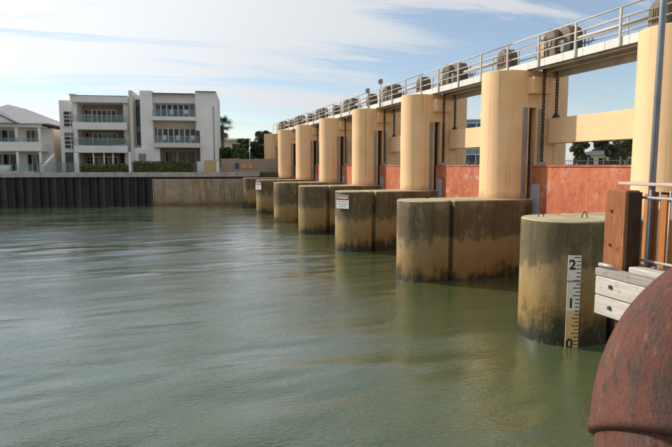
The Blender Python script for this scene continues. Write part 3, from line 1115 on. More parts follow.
# ---------------------------------------------------------------- quay corner: timber post, railing, pole, boards, white fender
t = thing('timber_post', 'thick weathered orange brown timber post at the quay corner', 'post', (5.55, 5.53, 3.18))
obj('shaft', MB().bbox(-0.10, 0.12, -0.165, 0.165, 0.03, 1.04, 0.012), 'weathered_orange_timber', t)
for z in (0.35, 0.78):
    obj('bolt', MB().tube([(-0.10, 0.05, z), (-0.118, 0.05, z)], 0.016, 6), 'dark_bolt_steel', t)
obj('shade_plank', MB().bbox(-0.085, 0.125, -0.195, -0.168, 0.03, 1.02, 0.005), 'painted_shade', t, label='added dark plank painting shade onto the side of the post')  # added sheet: shade on this face of the post is put into its colour
obj('foot_plate', MB().bbox(-0.12, 0.14, -0.18, 0.18, 0.0, 0.028, 0.004), 'dark_bolt_steel', t)

t = thing('bar_railing', 'thin grey steel bar railing fixed to the timber post', 'railing', (5.70, 0, 3.18))
obj('rail', MB().tube([(0, 5.36, 0.955), (0, 1.2, 0.955)], 0.017, 8), 'galvanised_steel', t)
obj('rail', MB().tube([(0, 5.36, 0.185), (0, 1.2, 0.185)], 0.017, 8), 'galvanised_steel', t)
bar = MB().tube([(0, 0, 0.002), (0, 0, 1.05)], 0.010, 7).mesh('baluster')
for k in range(30):
    obj('baluster', bar, 'galvanised_steel', t, (0.024, 5.27 - 0.138 * k, 0))

t = thing('lamp_pole', 'tall slim blue grey steel pole standing behind the bar railing', 'pole', (6.02, 5.53, 3.18))
obj('shaft', MB().tube([(0, 0, 0.02), (0.01, 0, 3.0), (0.03, 0, 6.5)], [0.042, 0.040, 0.034], 12), 'bluegrey_pole_steel', t)
obj('base_plate', MB().bbox(-0.12, 0.12, -0.12, 0.12, 0, 0.02, 0.004), 'bluegrey_pole_steel', t)

t = thing('timber_screen', 'low screen of orange vertical boards behind the bar railing', 'screen', (6.06, 0, 3.18))
bd = MB().bbox(0, 0.04, -0.055, 0.055, 0.05, 0.98, 0.005).mesh('board')
for k, y in enumerate((5.62, 5.50, 5.38, 5.22, 5.05, 4.90, 4.76, 4.62, 4.48, 4.34, 4.20, 4.06)):
    obj('board', bd, 'oiled_orange_board', t, (0, y, 0))
for y in (5.26, 4.55, 4.0):
    obj('post', MB().bbox(0.045, 0.13, -0.045, 0.045, 0.0, 1.08, 0.006), 'dark_timber_face', t, (0, y, 0))
obj('rail', MB().bbox(0.135, 0.17, 3.95, 5.4, 0.20, 0.30, 0.004), 'dark_timber_face', t)
obj('backing_board', MB().box(0.175, 0.19, 3.95, 5.68, 0.04, 1.0), 'dark_timber_face', t)
hr = obj('top_board', MB().bbox(-0.10, 0.22, 3.9, 6.02, 1.085, 1.125, 0.008), 'pinkish_weathered_board', t)

t = thing('timber_fender', 'white painted timber fender planks bolted below the quay edge', 'fender', (5.26, 0, 0))
for z0, z1 in ((2.665, 2.905), (2.915, 3.145)):
    obj('plank', MB().bbox(0, 0.14, 1.2, 5.60, z0, z1, 0.012), 'white_painted_timber', t)
for y in (5.34, 4.4, 3.5):
    for z in (2.79, 3.05):
        obj('bolt', MB().tube([(0.0, y, z), (-0.018, y, z)], 0.026, 8), 'dark_bolt_steel', t)
obj('packer', MB().box(0.145, 0.457, 1.3, 5.45, 2.70, 3.13), 'dark_timber_face', t)
for k, y in enumerate((5.38, 2.2)):
    q = thing('wharf_pile', ('dark timber pile under the corner of the quay below the timber post', 'dark timber pile under the quay behind the rusty pipe')[k], 'pile', (5.64, y, 0), 0, 'timber piles under the quay edge')
    obj('shaft', MB().tube([(0, 0, -2.4), (0, 0, 2.64)], .17, 14), 'dark_timber_face', q)
    obj('cap_timber', MB().bbox(-.10, .40, -.16, .16, 2.645, 2.695, .01), 'dark_timber_face', q)
tag(obj('edge_board', MB().bbox(5.27, 5.43, 1.0, 5.62, 3.15, 3.245, 0.008), 'grey_weathered_board'),
    'grey weathered board lying along the top of the white fender', 'board')
t = thing('drain_pipe', 'short pale pipe end poking out over the white fender', 'pipe', (5.36, 5.50, 3.29))
obj('pipe', MB().tube([(-0.01, -0.1, -0.01), (-0.01, 0.13, -0.012)], 0.026, 10), 'galvanised_steel', t)
tag(obj('timber_block', MB().bbox(5.45, 5.64, 3.9, 5.28, 3.181, 3.30, 0.012), 'white_painted_timber'),
    'long white painted timber block lying beside the post', 'block')

# ---------------------------------------------------------------- rusty pipe elbow beside the camera
fw = Vector((math.sin(YAW), math.cos(YAW), 0))
rt = Vector((math.cos(YAW), -math.sin(YAW), 0))
up = Vector((0, 0, 1))
PD = 0.41
RB = 1.5 * PD
RB = 0.73
pc = fw * 1.93 + rt * 1.14 + up * (CAM_Z - 0.975)       # centre of the lower joint
lean = R(32)
ax = (up * math.cos(lean) + fw * math.sin(lean)).normalized()   # the pipe rises leaning out over the water
t = thing('pipe_elbow', 'large rusty red painted steel pipe elbow bending over the quay edge', 'pipe', pc)
A0 = R(12)                                                # local frame: x to the right, z along the rising pipe
nb = ax.cross(rt).normalized()
pipe_rot = Matrix((rt, nb, ax)).transposed().to_euler()


def bend(a):
    return Vector((RB * (math.cos(A0) - math.cos(a)), 0, RB * (math.sin(a) - math.sin(A0))))


d0 = Vector((math.sin(A0), 0, math.cos(A0)))
pts = [bend(A0 + (math.pi / 2 - A0) * k / 32) for k in range(33)]
e = pts[-1]
X1 = Vector((1, 0, 0))
prts = [obj('elbow', MB().tube([tuple(p) for p in pts + [e + X1 * 0.35]], PD / 2, 64), 'rusted_red_pipe_paint', t),
        obj('joint_lip', MB().tube([tuple(d0 * d) for d in (0.045, 0.034, 0.018, 0.0, -0.012, -0.018)],
                                   [PD / 2 - .002, PD / 2 + 0.003, PD / 2 + 0.010, PD / 2 + 0.011, PD / 2 + 0.006, PD / 2 - .012], 64), 'rusted_red_pipe_paint', t),
        obj('lower_pipe', MB().tube([tuple(-d0 * 0.01), tuple(-d0 * 1.0), tuple(-d0 * 2.6)], PD / 2 - 0.016, 48), 'rusted_red_pipe_paint', t),
        obj('end_pipe', MB().tube([tuple(e + X1 * .33), tuple(e + X1 * 1.0), tuple(e + X1 * 2.6)], PD / 2 - 0.006, 48), 'rusted_red_pipe_paint', t)]
for q in prts:
    q.rotation_euler = pipe_rot

# ---------------------------------------------------------------- far sea wall
sw = thing('sheet_pile_wall', 'dark corrugated steel sheet pile sea wall with a concrete cap', 'sea wall', WO, WA)
P = 0.86
pm = MB()
prof = [(0.0, 0.0), (0.16, 0.0), (0.26, -0.24), (0.60, -0.24), (0.70, 0.0), (P - 0.005, 0.0), (P - 0.005, 0.10), (0.74, 0.10), (0.64, -0.14), (0.22, -0.14), (0.12, 0.10), (0.0, 0.10)]
pm.prism([(x, y) for x, y in prof], -2.2, 3.16)
pme = pm.mesh('sheet_pile')
pme2 = pm.mesh('sheet_pile')
for k in range(42):
    obj('sheet_pile', pme if k % 3 else pme2, 'dark_sheet_pile_steel' if k % 3 else 'sheet_pile_rust', sw, (-P * (k + 1) + 0.12, 0.12, 0))
cp = MB().bbox(0.006, 3.994, -0.35, 0.42, 3.165, 3.70, 0.03).mesh('cap_block')
for k in range(9):
    obj('cap_block', cp, 'cap_concrete', sw, (-36 + 4 * k, 0, 0))
for k in range(3):
    obj('cap_block', cp, 'cap_concrete', sw, (0 + 4 * k * 0.999, 0, 0))
obj('dark_facing', MB().box(0.0, 12.2, -0.12, 0.40, -2.0, 3.16), 'dark_sheet_pile_steel', sw)

cw = thing('concrete_wall', 'pale rust stained concrete wall in front of the dark sheet piles', 'wall', WO, WA)
obj('wall_face', MB().bbox(0.16, 10.6, -1.25, -0.14, -2.0, 2.93, 0.03), 'stained_wall_concrete', cw)
obj('wall_end', MB().bbox(0.03, 0.155, -1.32, -0.14, -2.0, 3.0, 0.02), 'stained_wall_concrete', cw)

# ---------------------------------------------------------------- foliage helpers
def leaves_mesh(name, centres, per, leaf, seed, flat=0.6, stretch=1.0):
    """centres: (x, y, z, rx, ry, rz) clumps; per leaf quads in each"""
    rg = np.random.default_rng(seed)
    V, F = [], []
    for (x, y, z, rx, ry, rz) in centres:
        d = rg.normal(size=(per, 3))
        d /= np.linalg.norm(d, axis=1)[:, None]
        rad = rg.uniform(0.35, 1.08, size=(per, 1)) ** 0.6
        pos = np.array([x, y, z]) + d * rad * np.array([rx, ry, rz])
        a = rg.normal(size=(per, 3))
        a /= np.linalg.norm(a, axis=1)[:, None]
        bq = np.cross(a, d + rg.normal(size=(per, 3)) * 0.6)
        bq /= np.linalg.norm(bq, axis=1)[:, None] + 1e-9
        s = leaf * rg.uniform(0.6, 1.4, size=(per, 1))
        q = np.stack([pos - a * s * stretch, pos + bq * s * flat, pos + a * s * stretch, pos - bq * s * flat], 1)
        V.append(q.reshape(-1, 3))
    V = np.concatenate(V)
    n = len(V) // 4
    F = np.arange(n * 4).reshape(n, 4)
    me = bpy.data.meshes.new(name)
    me.from_pydata(V.tolist(), [], F.tolist())
    me.update()
    return me


def tree(label, base, h, rad, leafmat, seed, group, clumps=26, per=170, leaf=0.17, cat='tree', crown_from=0.35, trunk_r=0.18):
    rg = random.Random(seed)
    t = thing('tree' if cat == 'tree' else 'shrub', label, cat, base, 0, group)
    m = MB()
    m.tube([(0, 0, -0.05), (rg.uniform(-.1, .1), 0, h * .3), (rg.uniform(-.2, .2), rg.uniform(-.2, .2), h * .62)], [trunk_r, trunk_r * .75, trunk_r * .4], 8)
    for k in range(6):
        a = rg.uniform(0, 6.28)
        z0 = h * rg.uniform(.28, .55)
        m.tube([(0, 0, z0), (math.cos(a) * rad * .35, math.sin(a) * rad * .35, z0 + h * .14), (math.cos(a) * rad * .7, math.sin(a) * rad * .7, z0 + h * .22)], [trunk_r * .4, trunk_r * .25, trunk_r * .1], 6)
    obj('trunk', m, 'bark', t)
    cs = []
    for k in range(clumps):
        a = rg.uniform(0, 6.28)
        zf = rg.uniform(crown_from, 1.0)
        rr = rad * math.sqrt(max(0.05, 1 - ((zf - (crown_from + 1) / 2) / ((1 - crown_from) / 2 + 0.08)) ** 2)) * rg.uniform(0.25, 0.9)
        q = rad * rg.uniform(0.24, 0.42)
        cs.append((math.cos(a) * rr, math.sin(a) * rr, min(h * zf, h - q * .7), q, q, q * .8))
    obj('crown', leaves_mesh('crown', cs, per, leaf, seed), leafmat, t)
    return t


def hedge(label, u0, u1, v, z0, z1, seed):
    t = thing('hedge', label, 'hedge', wp((u0 + u1) / 2, v, z0), WA, 'clipped hedges along the sea wall')
    L = (u1 - u0) / 2
    cs = []
    rg = random.Random(seed)
    k = -L + 0.25
    while k < L - .1:
        for z in (0.25, (z1 - z0) * .5, (z1 - z0) - 0.30):
            cs.append((k, rg.uniform(-.05, .05), z, 0.34, 0.30, 0.33 + rg.uniform(-.03, .03)))
        k += 0.42
    obj('foliage', leaves_mesh('foliage', cs, 150, 0.085, seed), 'hedge_leaf', t)
    obj('stem_core', MB().box(-L + .1, L - .1, -0.1, 0.1, 0, z1 - z0 - .25), 'hedge_leaf', t)


# ---------------------------------------------------------------- apartment building
ab_ = thing('apartment_building', 'pale grey three storey apartment building with stacked glass fronted balconies', 'building', wp(0, 0, 0), WA)


def part(name, mat, *box, parent=ab_, bev=0.02, **kw):
    return obj(name, MB().bbox(*box, bev), mat, parent, **kw)


def window(parent, u0, u1, v, z0, z1, cols, rows, frame='window_frame_white', bar=0.05, glass='window_glass', colw=None):
    """glazed opening: pane objects set back in a frame of bars facing -v"""
    fm = MB()
    us = [u0 + (u1 - u0) * k / cols for k in range(cols + 1)] if colw is None else [u0 + (u1 - u0) * k for k in colw]
    zs = [z0 + (z1 - z0) * k / rows for k in range(rows + 1)]
    for x in us:
        fm.box(x - bar / 2, x + bar / 2, v - 0.06, v + 0.02, z0 - bar / 2, z1 + bar / 2)
    for k in range(len(us) - 1):
        for z in zs:
            fm.box(us[k] + bar / 2 + .001, us[k + 1] - bar / 2 - .001, v - 0.055, v + 0.02, z - bar / 2, z + bar / 2)
    w = obj('window', fm, frame, parent)
    for k in range(len(us) - 1):
        for q in range(rows):
            obj('pane', MB().box(us[k] + bar / 2, us[k + 1] - bar / 2, v - 0.01, v + 0.015, zs[q] + bar / 2, zs[q + 1] - bar / 2), rnd.choice((glass, glass, glass, 'curtained_glass')) if glass == 'window_glass' else glass, w)
    return w


G = GZ - 0.02
part('core_wall', 'render_pale', -9.5, 6.9, 7.6, 17, G, 12.3)
# left wing
part('wing_wall', 'render_pale', -11.63, -9.62, 6.0, 16, G, 12.25)
window(ab_, -11.15, -10.05, 5.98, 9.12, 10.95, 2, 4, colw=(0, .66, 1), bar=0.07)
window(ab_, -11.17, -10.05, 5.98, 6.5, 8.45, 2, 4, colw=(0, .66, 1), bar=0.07)
part('door', 'window_frame_dark', -11.17, -10.0, 5.93, 5.99, G, 6.05)
# balcony wing
part('roof_slab', 'render_pale', -9.75, -3.25, 3.9, 7.7, 11.84, 12.62)
part('roof_end', 'render_pale', -9.82, -9.1, 3.7, 7.7, 12.62, 12.78)
part('side_wall', 'render_pale', -9.6, -9.15, 4.3, 7.6, G, 11.84)
part('side_wall', 'render_cream', -3.95, -3.2, 4.3, 7.6, G, 11.84)
for z0, z1 in ((8.66, 9.5), (5.96, 6.80)):
    part('balcony_slab', 'render_pale', -9.45, -3.42, 3.4, 3.6, z0, z1)
    part('balcony_floor', 'render_pale', -9.14, -3.96, 3.61, 6.9, z0, z0 + 0.3)
    obj('glass_balustrade', MB().box(-9.4, -3.5, 3.48, 3.50, z1 + .01, z1 + 0.80), 'balustrade_glass', ab_)
    obj('handrail', MB().box(-9.4, -3.5, 3.46, 3.52, z1 + 0.81, z1 + 0.85), 'galvanised_steel', ab_)
for z0, z1, zt in ((8.97, 11.25, 11.83), (6.27, 8.45, 8.65), (G, 5.55, 5.95)):
    part('back_wall', 'balcony_back_wall', -9.14, -3.96, 6.95, 7.55, z0, zt)
    window(ab_, -8.95, -8.2, 6.92, z0 + .1, z1, 2, 4, bar=0.06)
    window(ab_, -8.1, -5.3, 6.92, z0 + .05, z1, 5, 1, bar=0.13)
part('wood_panel', 'dark_timber_face', -5.0, -4.6, 6.9, 6.945, G, 5.9)
for u in (-7.4, -6.2, -5.2):
    part('porch_column', 'render_white', u - .07, u + .07, 3.75, 3.9, G, 5.955)
part('porch_pier', 'render_white', -9.5, -9.0, 3.45, 4.25, G, 5.95)
# middle fins and strip window
part('fin_wall', 'render_cream', -3.18, -2.78, 3.8, 7.6, G, 13.30)
part('fin_wall', 'render_white', -1.97, -0.53, 4.1, 7.6, G, 13.36)
part('strip_wall', 'render_white', -2.775, -1.975, 5.2, 7.6, G, 12.95)
window(ab_, -2.62, -2.06, 5.17, 6.95, 12.35, 1, 7, 'window_frame_dark', 0.05)
part('low_wall', 'render_white', -2.775, 0.2, 3.95, 4.08, G, 6.55)
part('louvre_door', 'lamp_grey', -2.3, -1.45, 3.90, 3.945, G + .1, 5.9)
# right block
part('parapet_wall', 'render_pale', -0.53, 4.44, 4.6, 7.6, 11.98, 13.05)
part('spandrel_wall', 'render_cream', -0.53, 4.44, 5.5, 7.6, 9.05, 9.80)
part('upper_floor', 'render_pale', -0.62, 4.55, 3.3, 7.6, 9.82, 10.28)
part('lower_floor', 'render_cream', -0.45, 4.92, 3.2, 7.6, 6.60, 7.15)
window(ab_, -0.45, 4.3, 5.7, 10.3, 11.95, 7, 1, bar=0.16)
window(ab_, -0.3, 4.3, 5.7, 7.2, 9.02, 7, 1, bar=0.16)
for z, u0, u1 in ((10.29, -0.5, 4.5), (7.16, -0.38, 4.82)):
    obj('glass_balustrade', MB().box(u0, u1, 3.38, 3.40, z, z + 0.78), 'balustrade_glass', ab_)
    obj('handrail', MB().box(u0, u1, 3.36, 3.42, z + .79, z + .82), 'galvanised_steel', ab_)
part('recess_wall', 'render_cream', 0.2, 4.44, 7.3, 7.55, G, 6.59)
window(ab_, 0.5, 1.6, 7.27, G + .05, 6.1, 2, 1, 'window_frame_dark', 0.06)
window(ab_, 2.1, 3.9, 7.27, G + .05, 6.1, 3, 1, 'window_frame_dark', 0.06)
part('drain_panel', 'furniture_dark', 4.46, 4.90, 4.12, 4.2, 5.0, 8.7)
part('tower_wall', 'render_white', 4.45, 7.0, 4.2, 14, G, 13.36)
for u, v in ((-9.7, 4.25), (-3.2, 3.74), (4.40, 4.15), (6.6, 4.15)):
    obj('downpipe', MB().tube([(u, v, G), (u, v, 11.6)], .05, 8), 'lamp_grey', ab_)
for u0, u1, z in ((-9.6, -3.3, 12.62), (-0.5, 4.4, 13.05), (4.5, 6.95, 13.36)):
    obj('roof_flashing', MB().box(u0, u1, 3.86, 4.0 if z < 13 else 5.0, z + .001, z + .05), 'lamp_grey', ab_)
part('notice_plate', 'balcony_back_wall', 6.15, 6.45, 4.14, 4.19, 4.75, 5.05)
part('raking_wall', 'render_white', 6.95, 7.25, 0.9, 4.1, G, 4.9)

# pots, chairs on balconies
def pot(u, v, z, label, s=1.0, seed=1):
    t = thing('potted_plant', label, 'plant', wp(u, v, z), 0, 'potted plants on the balconies')
    obj('pot', MB().tube([(0, 0, 0), (0, 0, 0.45 * s)], [0.17 * s, 0.25 * s], 12), 'white_plastic', t)
    obj('foliage', leaves_mesh('foliage', [(0, 0, 0.75 * s, 0.34 * s, 0.34 * s, 0.42 * s)], 160, 0.09, seed), 'hedge_leaf', t)


for k, (u, z, s) in enumerate(((-4.4, 8.97, 1.3), (-8.7, 6.27, 1.3), (-4.9, 6.27, 1.4), (-4.2, 6.27, 1.5), (-6.7, 6.27, 1.2))):
    pot(u, 4.4, z, ('potted plant in the corner of the top glass balcony',
                    'potted plant at the left end pane of the planted middle balcony'.replace('left end', 'window grid'),
                    'leafy potted plant beside a taller pot on the planted middle balcony',
                    'tall potted plant against the cream side wall of the middle balcony',
                    'low potted plant midway along the planted middle balcony')[k], s, 20 + k)


def chair(u, v, z, label, a):
    t = thing('balcony_chair', label, 'chair', wp(u, v, z), WA + a, 'white chairs on the balconies')
    obj('seat', MB().bbox(-.26, .26, -.26, .26, .40, .46, .01), 'white_plastic', t)
    obj('backrest', MB().bbox(-.26, .26, .22, .27, .46, .95, .01), 'white_plastic', t)
    for x in (-.22, .22):
        for y in (-.22, .22):
            obj('leg', MB().tube([(x, y, 0), (x, y, .40)], .02, 6), 'white_plastic', t)


for u, z, lb in ((1.5, 10.285, 'white chair midway along the upper right hand balcony'), (3.3, 10.285, 'white chair beside the tower wall on the upper balcony'),
                 (0.6, 7.155, 'white chair beside the pale pillar on the lower balcony'), (2.2, 7.155, 'white chair midway along the lower balcony beside the tower'),
                 (3.9, 7.155, 'white chair beside the tower wall on the lower balcony')):
    chair(u, 4.3, z, lb.replace('right hand balcony', 'balcony beside the tower'), rnd.uniform(-.6, .6))

hedge('clipped green hedge in front of the recessed ground floor', -2.45, 4.55, 1.25, GZ, 4.98, 5)
hedge('low clipped hedge below the planted balconies', -8.2, -2.95, 1.25, GZ, 4.66, 6)
t = thing('yellow_fence', 'short yellow timber fence beside the hedge under the tower', 'fence', wp(5.55, 1.2, GZ), WA)
bm_ = MB().bbox(0, 0.13, -0.02, 0.02, 0, 1.42, 0.005).mesh('board')
for k in range(12):
    obj('board', bm_, 'yellow_fence_timber', t, (0.135 * k, 0, 0))
t = thing('glass_pool_fence', 'frameless glass fence panels between the house and the apartment hedge', 'fence', wp(-12.6, 0.75, GZ), WA)
for k in range(4):
    obj('pane', MB().box(0.02 + 1.05 * k, 1.0 + 1.05 * k, -0.008, 0.008, 0.06, 1.15), 'balustrade_glass', t)
    obj('clamp', MB().box(0.4 + 1.05 * k, 0.5 + 1.05 * k, -0.03, 0.03, 0, 0.12), 'galvanised_steel', t)
t = thing('white_post', 'slim white wall post between the two hedges', 'post', wp(-2.72, 0.9, GZ), WA)
obj('shaft', MB().bbox(-.11, .11, -.15, .15, 0, 2.3, .02), 'render_white', t)
obj('cap', MB().bbox(-.14, .14, -.18, .18, 2.3, 2.36, .01), 'render_white', t)

# ---------------------------------------------------------------- white house on the left
h = thing('veranda_house', 'white two storey house with grey gable roof and front verandas', 'house', wp(0, 0, 0), WA)


def hp(name, mat, *box, bev=0.015, **kw):
    return obj(name, MB().bbox(*box, bev), mat, h, **kw)


hp('wall', 'house_white', -23.5, -13.0, 7.6, 19, G, 9.0)
hp('side_wall', 'house_cream', -12.995, -12.85, 7.6, 19, G, 8.95)  # warm slab: sunlight bounced onto this wall is put into its colour
hp('veranda_floor', 'house_white', -23.5, -13.55, 5.4, 7.59, 6.12, 7.15)
hp('veranda_beam', 'house_white', -23.5, -13.55, 5.45, 5.75, 8.98, 9.40)
hp('veranda_ceiling', 'house_white', -23.5, -13.55, 5.76, 7.59, 9.02, 9.12)
for u in (-22.0, -19.2, -16.38, -13.85):
    for z0, z1 in ((7.151, 8.979), (G, 6.119)):
        hp('column', 'house_white', u - .14, u + .14, 5.5, 5.78, z0, z1)
hp('parapet', 'house_white', -23.5, -13.6, 5.3, 5.399, 6.2, 7.25)
for u0, u1 in ((-22.6, -20.4), (-19.6, -17.2), (-16.0, -14.4)):
    window(h, u0, u1, 7.57, 7.2, 8.75, 3, 1, bar=0.08)
    window(h, u0, u1, 7.57, G + .05, 5.85, 3, 1, bar=0.08)
for k in range(4):
    obj('glass_balustrade', MB().box(-21.9 + 2.05 * k, -20.0 + 2.05 * k, 5.33, 5.35, 7.26, 7.75), 'balustrade_glass', h)
# main hip roof with front gable
ro = MB().add([(-24, 5.1, 9.42), (-12.55, 5.1, 9.42), (-12.55, 19.5, 9.42), (-24, 19.5, 9.42), (-18.6, 9.5, 12.0), (-18.6, 15.5, 12.0),
               (-24, 5.1, 9.38), (-12.55, 5.1, 9.38), (-12.55, 19.5, 9.38), (-24, 19.5, 9.38)],
              [(0, 1, 4), (1, 2, 5, 4), (2, 3, 5), (3, 0, 4, 5), (0, 6, 7, 1), (1, 7, 8, 2), (2, 8, 9, 3), (3, 9, 6, 0), (9, 8, 7, 6)])
obj('roof', ro, 'roof_grey', h)
gb = MB().extrude([(-20.9, 9.43), (-16.3, 9.43), (-16.3, 9.5), (-18.6, 10.75), (-20.9, 9.5)], 'y', 4.6, 8.0)
gbo = obj('gable', gb, 'house_white', h)
rf = MB()
for a, b2 in (((-21.3, 9.42), (-18.6, 10.86)), ((-18.6, 10.86), (-15.9, 9.42))):
    rf.extrude([a, b2, (b2[0], b2[1] + .1), (a[0], a[1] + .1)], 'y', 4.35, 9.5)
obj('gable_roof', rf, 'roof_grey', h)
hp('gable_vent', 'lamp_grey', -18.9, -18.3, 4.55, 4.595, 9.8, 10.2)
# steps / raking white wall beside it
rk = thing('raking_wall', 'white raking stair wall between the house and the glass fence', 'wall', wp(-12.5, 2.2, GZ), WA)
obj('wall', MB().extrude([(0, 0), (4.0, 0), (4.0, 2.2), (0, 0.8)], 'x', -0.15, 0.15), 'render_white', rk)
t = thing('garden_table', 'pale outdoor sofa on the ground floor veranda', 'sofa', wp(-18.0, 4.4, GZ), WA)
t.name = 'outdoor_sofa'
obj('seat', MB().bbox(-1.1, 1.1, -.4, .4, .05, .45, .04), 'white_plastic', t)
obj('backrest', MB().bbox(-1.1, 1.1, .3, .45, .45, .85, .04), 'white_plastic', t)
t = thing('garden_wall', 'low pale garden wall along the top of the sea wall', 'wall', wp(-13.0, 0.6, GZ), WA)
obj('wall', MB().bbox(-23, 0, -.1, .1, 0, .22, .01), 'cap_concrete', t)
for k in range(5):
    obj('glass_panel', MB().box(-1.9 - 2.0 * k, -0.1 - 2.0 * k, -.008, .008, .24, .95), 'balustrade_glass', t)
# cream house glimpsed in the gap behind
bh = thing('rear_house', 'small cream house glimpsed in the gap behind the white house', 'house', wp(-13.2, 24, GZ), WA)
obj('wall', MB().bbox(-2, 2.6, 0, 5, 0, 6.0, .02), 'house_cream', bh)
obj('parapet', MB().bbox(-2.2, 2.8, -.2, 5.2, 6.0, 6.4, .02), 'house_cream', bh)
w_ = obj('window', MB().box(-1.2, -.3, -.03, 0, 4.4, 5.5), 'window_glass', bh)
w_ = obj('window', MB().box(.3, 1.6, -.03, 0, 4.4, 5.5), 'window_glass', bh)

# ---------------------------------------------------------------- right of the building: fence, palm, trees, house, light pole
t = thing('board_fence', 'grey brown timber board fence between the tower and the weir', 'fence', wp(7.45, 2.0, GZ), WA)
for q, (mm, nm) in enumerate((('grey_fence_timber', 'board'),)):
    bmesh_ = MB().bbox(0.0, 0.19, -0.02, 0.02, 0.0, 1.62, 0.006).mesh('board')
    for k in range(38):
        o = obj('board', bmesh_, mm, t, (0.2 * k, rnd.uniform(-.012, .012), rnd.uniform(-.05, .05)))
for k in range(4):
    obj('post', MB().bbox(2.0 * k, 2.0 * k + .12, .035, .15, 0, 1.75, .01), 'grey_fence_timber', t)
obj('rail', MB().box(0, 7.6, .025, .034, 1.1, 1.2), 'grey_fence_timber', t)
for k, (u, w, hh, mt, lb) in enumerate(((9.35, .45, .7, 'blue_sign', 'small dark blue notice board on the timber fence'),
                                        (10.15, .6, .5, 'orange_sign', 'orange notice board on the timber fence next to the blue one'),
                                        (10.95, .5, .5, 'orange_sign', 'orange notice board on the timber fence nearest the weir'))):
    t = thing('notice_board', lb, 'sign', wp(u, 1.93, GZ + .75), WA, 'notice boards on the timber fence')
    obj('board', MB().bbox(-w / 2, w / 2, -.015, .015, -hh / 2, hh / 2, .004), mt, t)
    obj('frame', MB().box(-w / 2 - .03, w / 2 + .03, .016, .04, -hh / 2 - .03, hh / 2 + .03), 'grey_fence_timber', t)

t = thing('light_pole', 'slim pale light pole standing between the dark trees', 'pole', wp(11.1, 23, GZ), 0)
obj('shaft', MB().tube([(0, 0, 0), (0, 0, 4.9)], [.09, .06], 8), 'galvanised_steel', t)
obj('lamp_head', MB().bbox(-.35, .1, -.1, .1, 4.9, 5.02, .02), 'galvanised_steel', t)

tree('round dark green tree behind the fence beside the light pole', wp(10.2, 26, GZ - .02), 5.1, 1.5, 'dark_leaf', 31, 'trees behind the timber fence', 40, 300, 0.13, 'tree', .12)
tree('taller olive green tree behind the last tan pier', wp(13.3, 27, GZ - .02), 6.4, 2.1, 'dark_leaf', 32, 'trees behind the timber fence', 46, 300, 0.14, 'tree', .12)
tree('broad dark tree beyond the light pole, lower than its neighbours', wp(11.9, 31, GZ - .02), 4.6, 1.7, 'olive_leaf', 33, 'trees behind the timber fence', 36, 280, 0.14, 'tree', .12)
tree('bright green bushy shrub under the palm', wp(8.1, 10, GZ - .02), 3.2, 1.5, 'green_leaf', 34, None, 30, 260, 0.11, 'shrub', 0.15, 0.08)
tree('low green shrub between the palm and the round tree', wp(9.3, 16, GZ - .02), 3.3, 1.7, 'green_leaf', 35, None, 34, 260, 0.11, 'shrub', 0.15, 0.08)
hs = thing('flat_roof_house', 'pale flat roofed house showing behind the palm', 'house', wp(9.0, 40, GZ - .02), WA)
obj('wall', MB().bbox(-4, 1.2, 0, 8, 0, 5.4, .02), 'render_cream', hs)
obj('roof', MB().bbox(-4.6, 2.2, -1.0, 8.6, 5.4, 5.75, .02), 'house_white', hs)
obj('window', MB().box(-.9, .8, -.04, 0, 3.6, 4.8), 'window_glass', hs)


def palm(label, base, h, seed):
    rg = random.Random(seed)
    t = thing('palm_tree', label, 'palm', base)
    obj('trunk', MB().tube([(0, 0, -.05), (.05, 0, h * .5), (0, .05, h)], [.26, .22, .24], 10), 'palm_bark', t)
    for k in range(44):
        dry = k >= 34
        a = k * 2.399 + rg.uniform(-.2, .2)
        el = rg.uniform(-.1, 1.35) if not dry else rg.uniform(-1.3, -.9)
        L = rg.uniform(1.55, 2.0) if not dry else rg.uniform(1.3, 1.9)
        m = MB()
        pts = []
        p = Vector((0, 0, h))
        d = Vector((math.cos(a) * math.cos(el), math.sin(a) * math.cos(el), math.sin(el)))
        for q in range(6):
            pts.append(p.copy())
            p = p + d * (L / 5)
            d = (d + Vector((0, 0, -.13))).normalized()
        m.tube([tuple(x) for x in pts[:4]], .02, 4)
        # fan of narrow blades at the tip
        c_ = pts[3]
        dd = (pts[4] - pts[3]).normalized()
        sd_ = dd.cross(Vector((0, 0, 1)))
        sd_ = sd_.normalized() if sd_.length > .05 else Vector((1, 0, 0))
        nn = sd_.cross(dd)
        for q in range(15):
            b_ = R(-100 + 200 * q / 14)
            v_ = (dd * math.cos(b_) + sd_ * math.sin(b_) + nn * rg.uniform(-.15, .15)).normalized()
            w_ = v_.cross(nn).normalized() * .045
            e_ = c_ + v_ * L * .52 + Vector((0, 0, -.12 if not dry else -.2))
            m.add([c_ - w_ * .4, c_ + v_ * L * .25 + w_, e_, c_ + v_ * L * .25 - w_], [(0, 1, 2, 3)])
        obj('frond', m, 'dry_frond' if dry else 'palm_leaf', t)


palm('fan palm with a brown skirt behind the apartment tower', wp(7.2, 15, GZ), 6.2, 3)

# ---------------------------------------------------------------- east bank seen between the piers
t = thing('bank_fence', 'dark post and rail fence along the far bank behind the weir', 'fence', (45.0, 0, GZ))
pmesh = MB().bbox(-.12, .12, -.12, .12, 0, 1.7, .02).mesh('post')
for k in range(26):
    obj('post', pmesh, 'furniture_dark', t, (0, 32 + 2.2 * k, 0))
for z in (0.35, 0.85, 1.3):
    obj('rail', MB().box(-.03, .03, 31.8, 88, z, z + .07), 'furniture_dark', t)
pk = MB().box(-.015, .015, -.015, .015, .2, 1.45).mesh('picket')
for k in range(110):
    obj('picket', pk, 'furniture_dark', t, (-.05, 38 + .35 * k, 0))


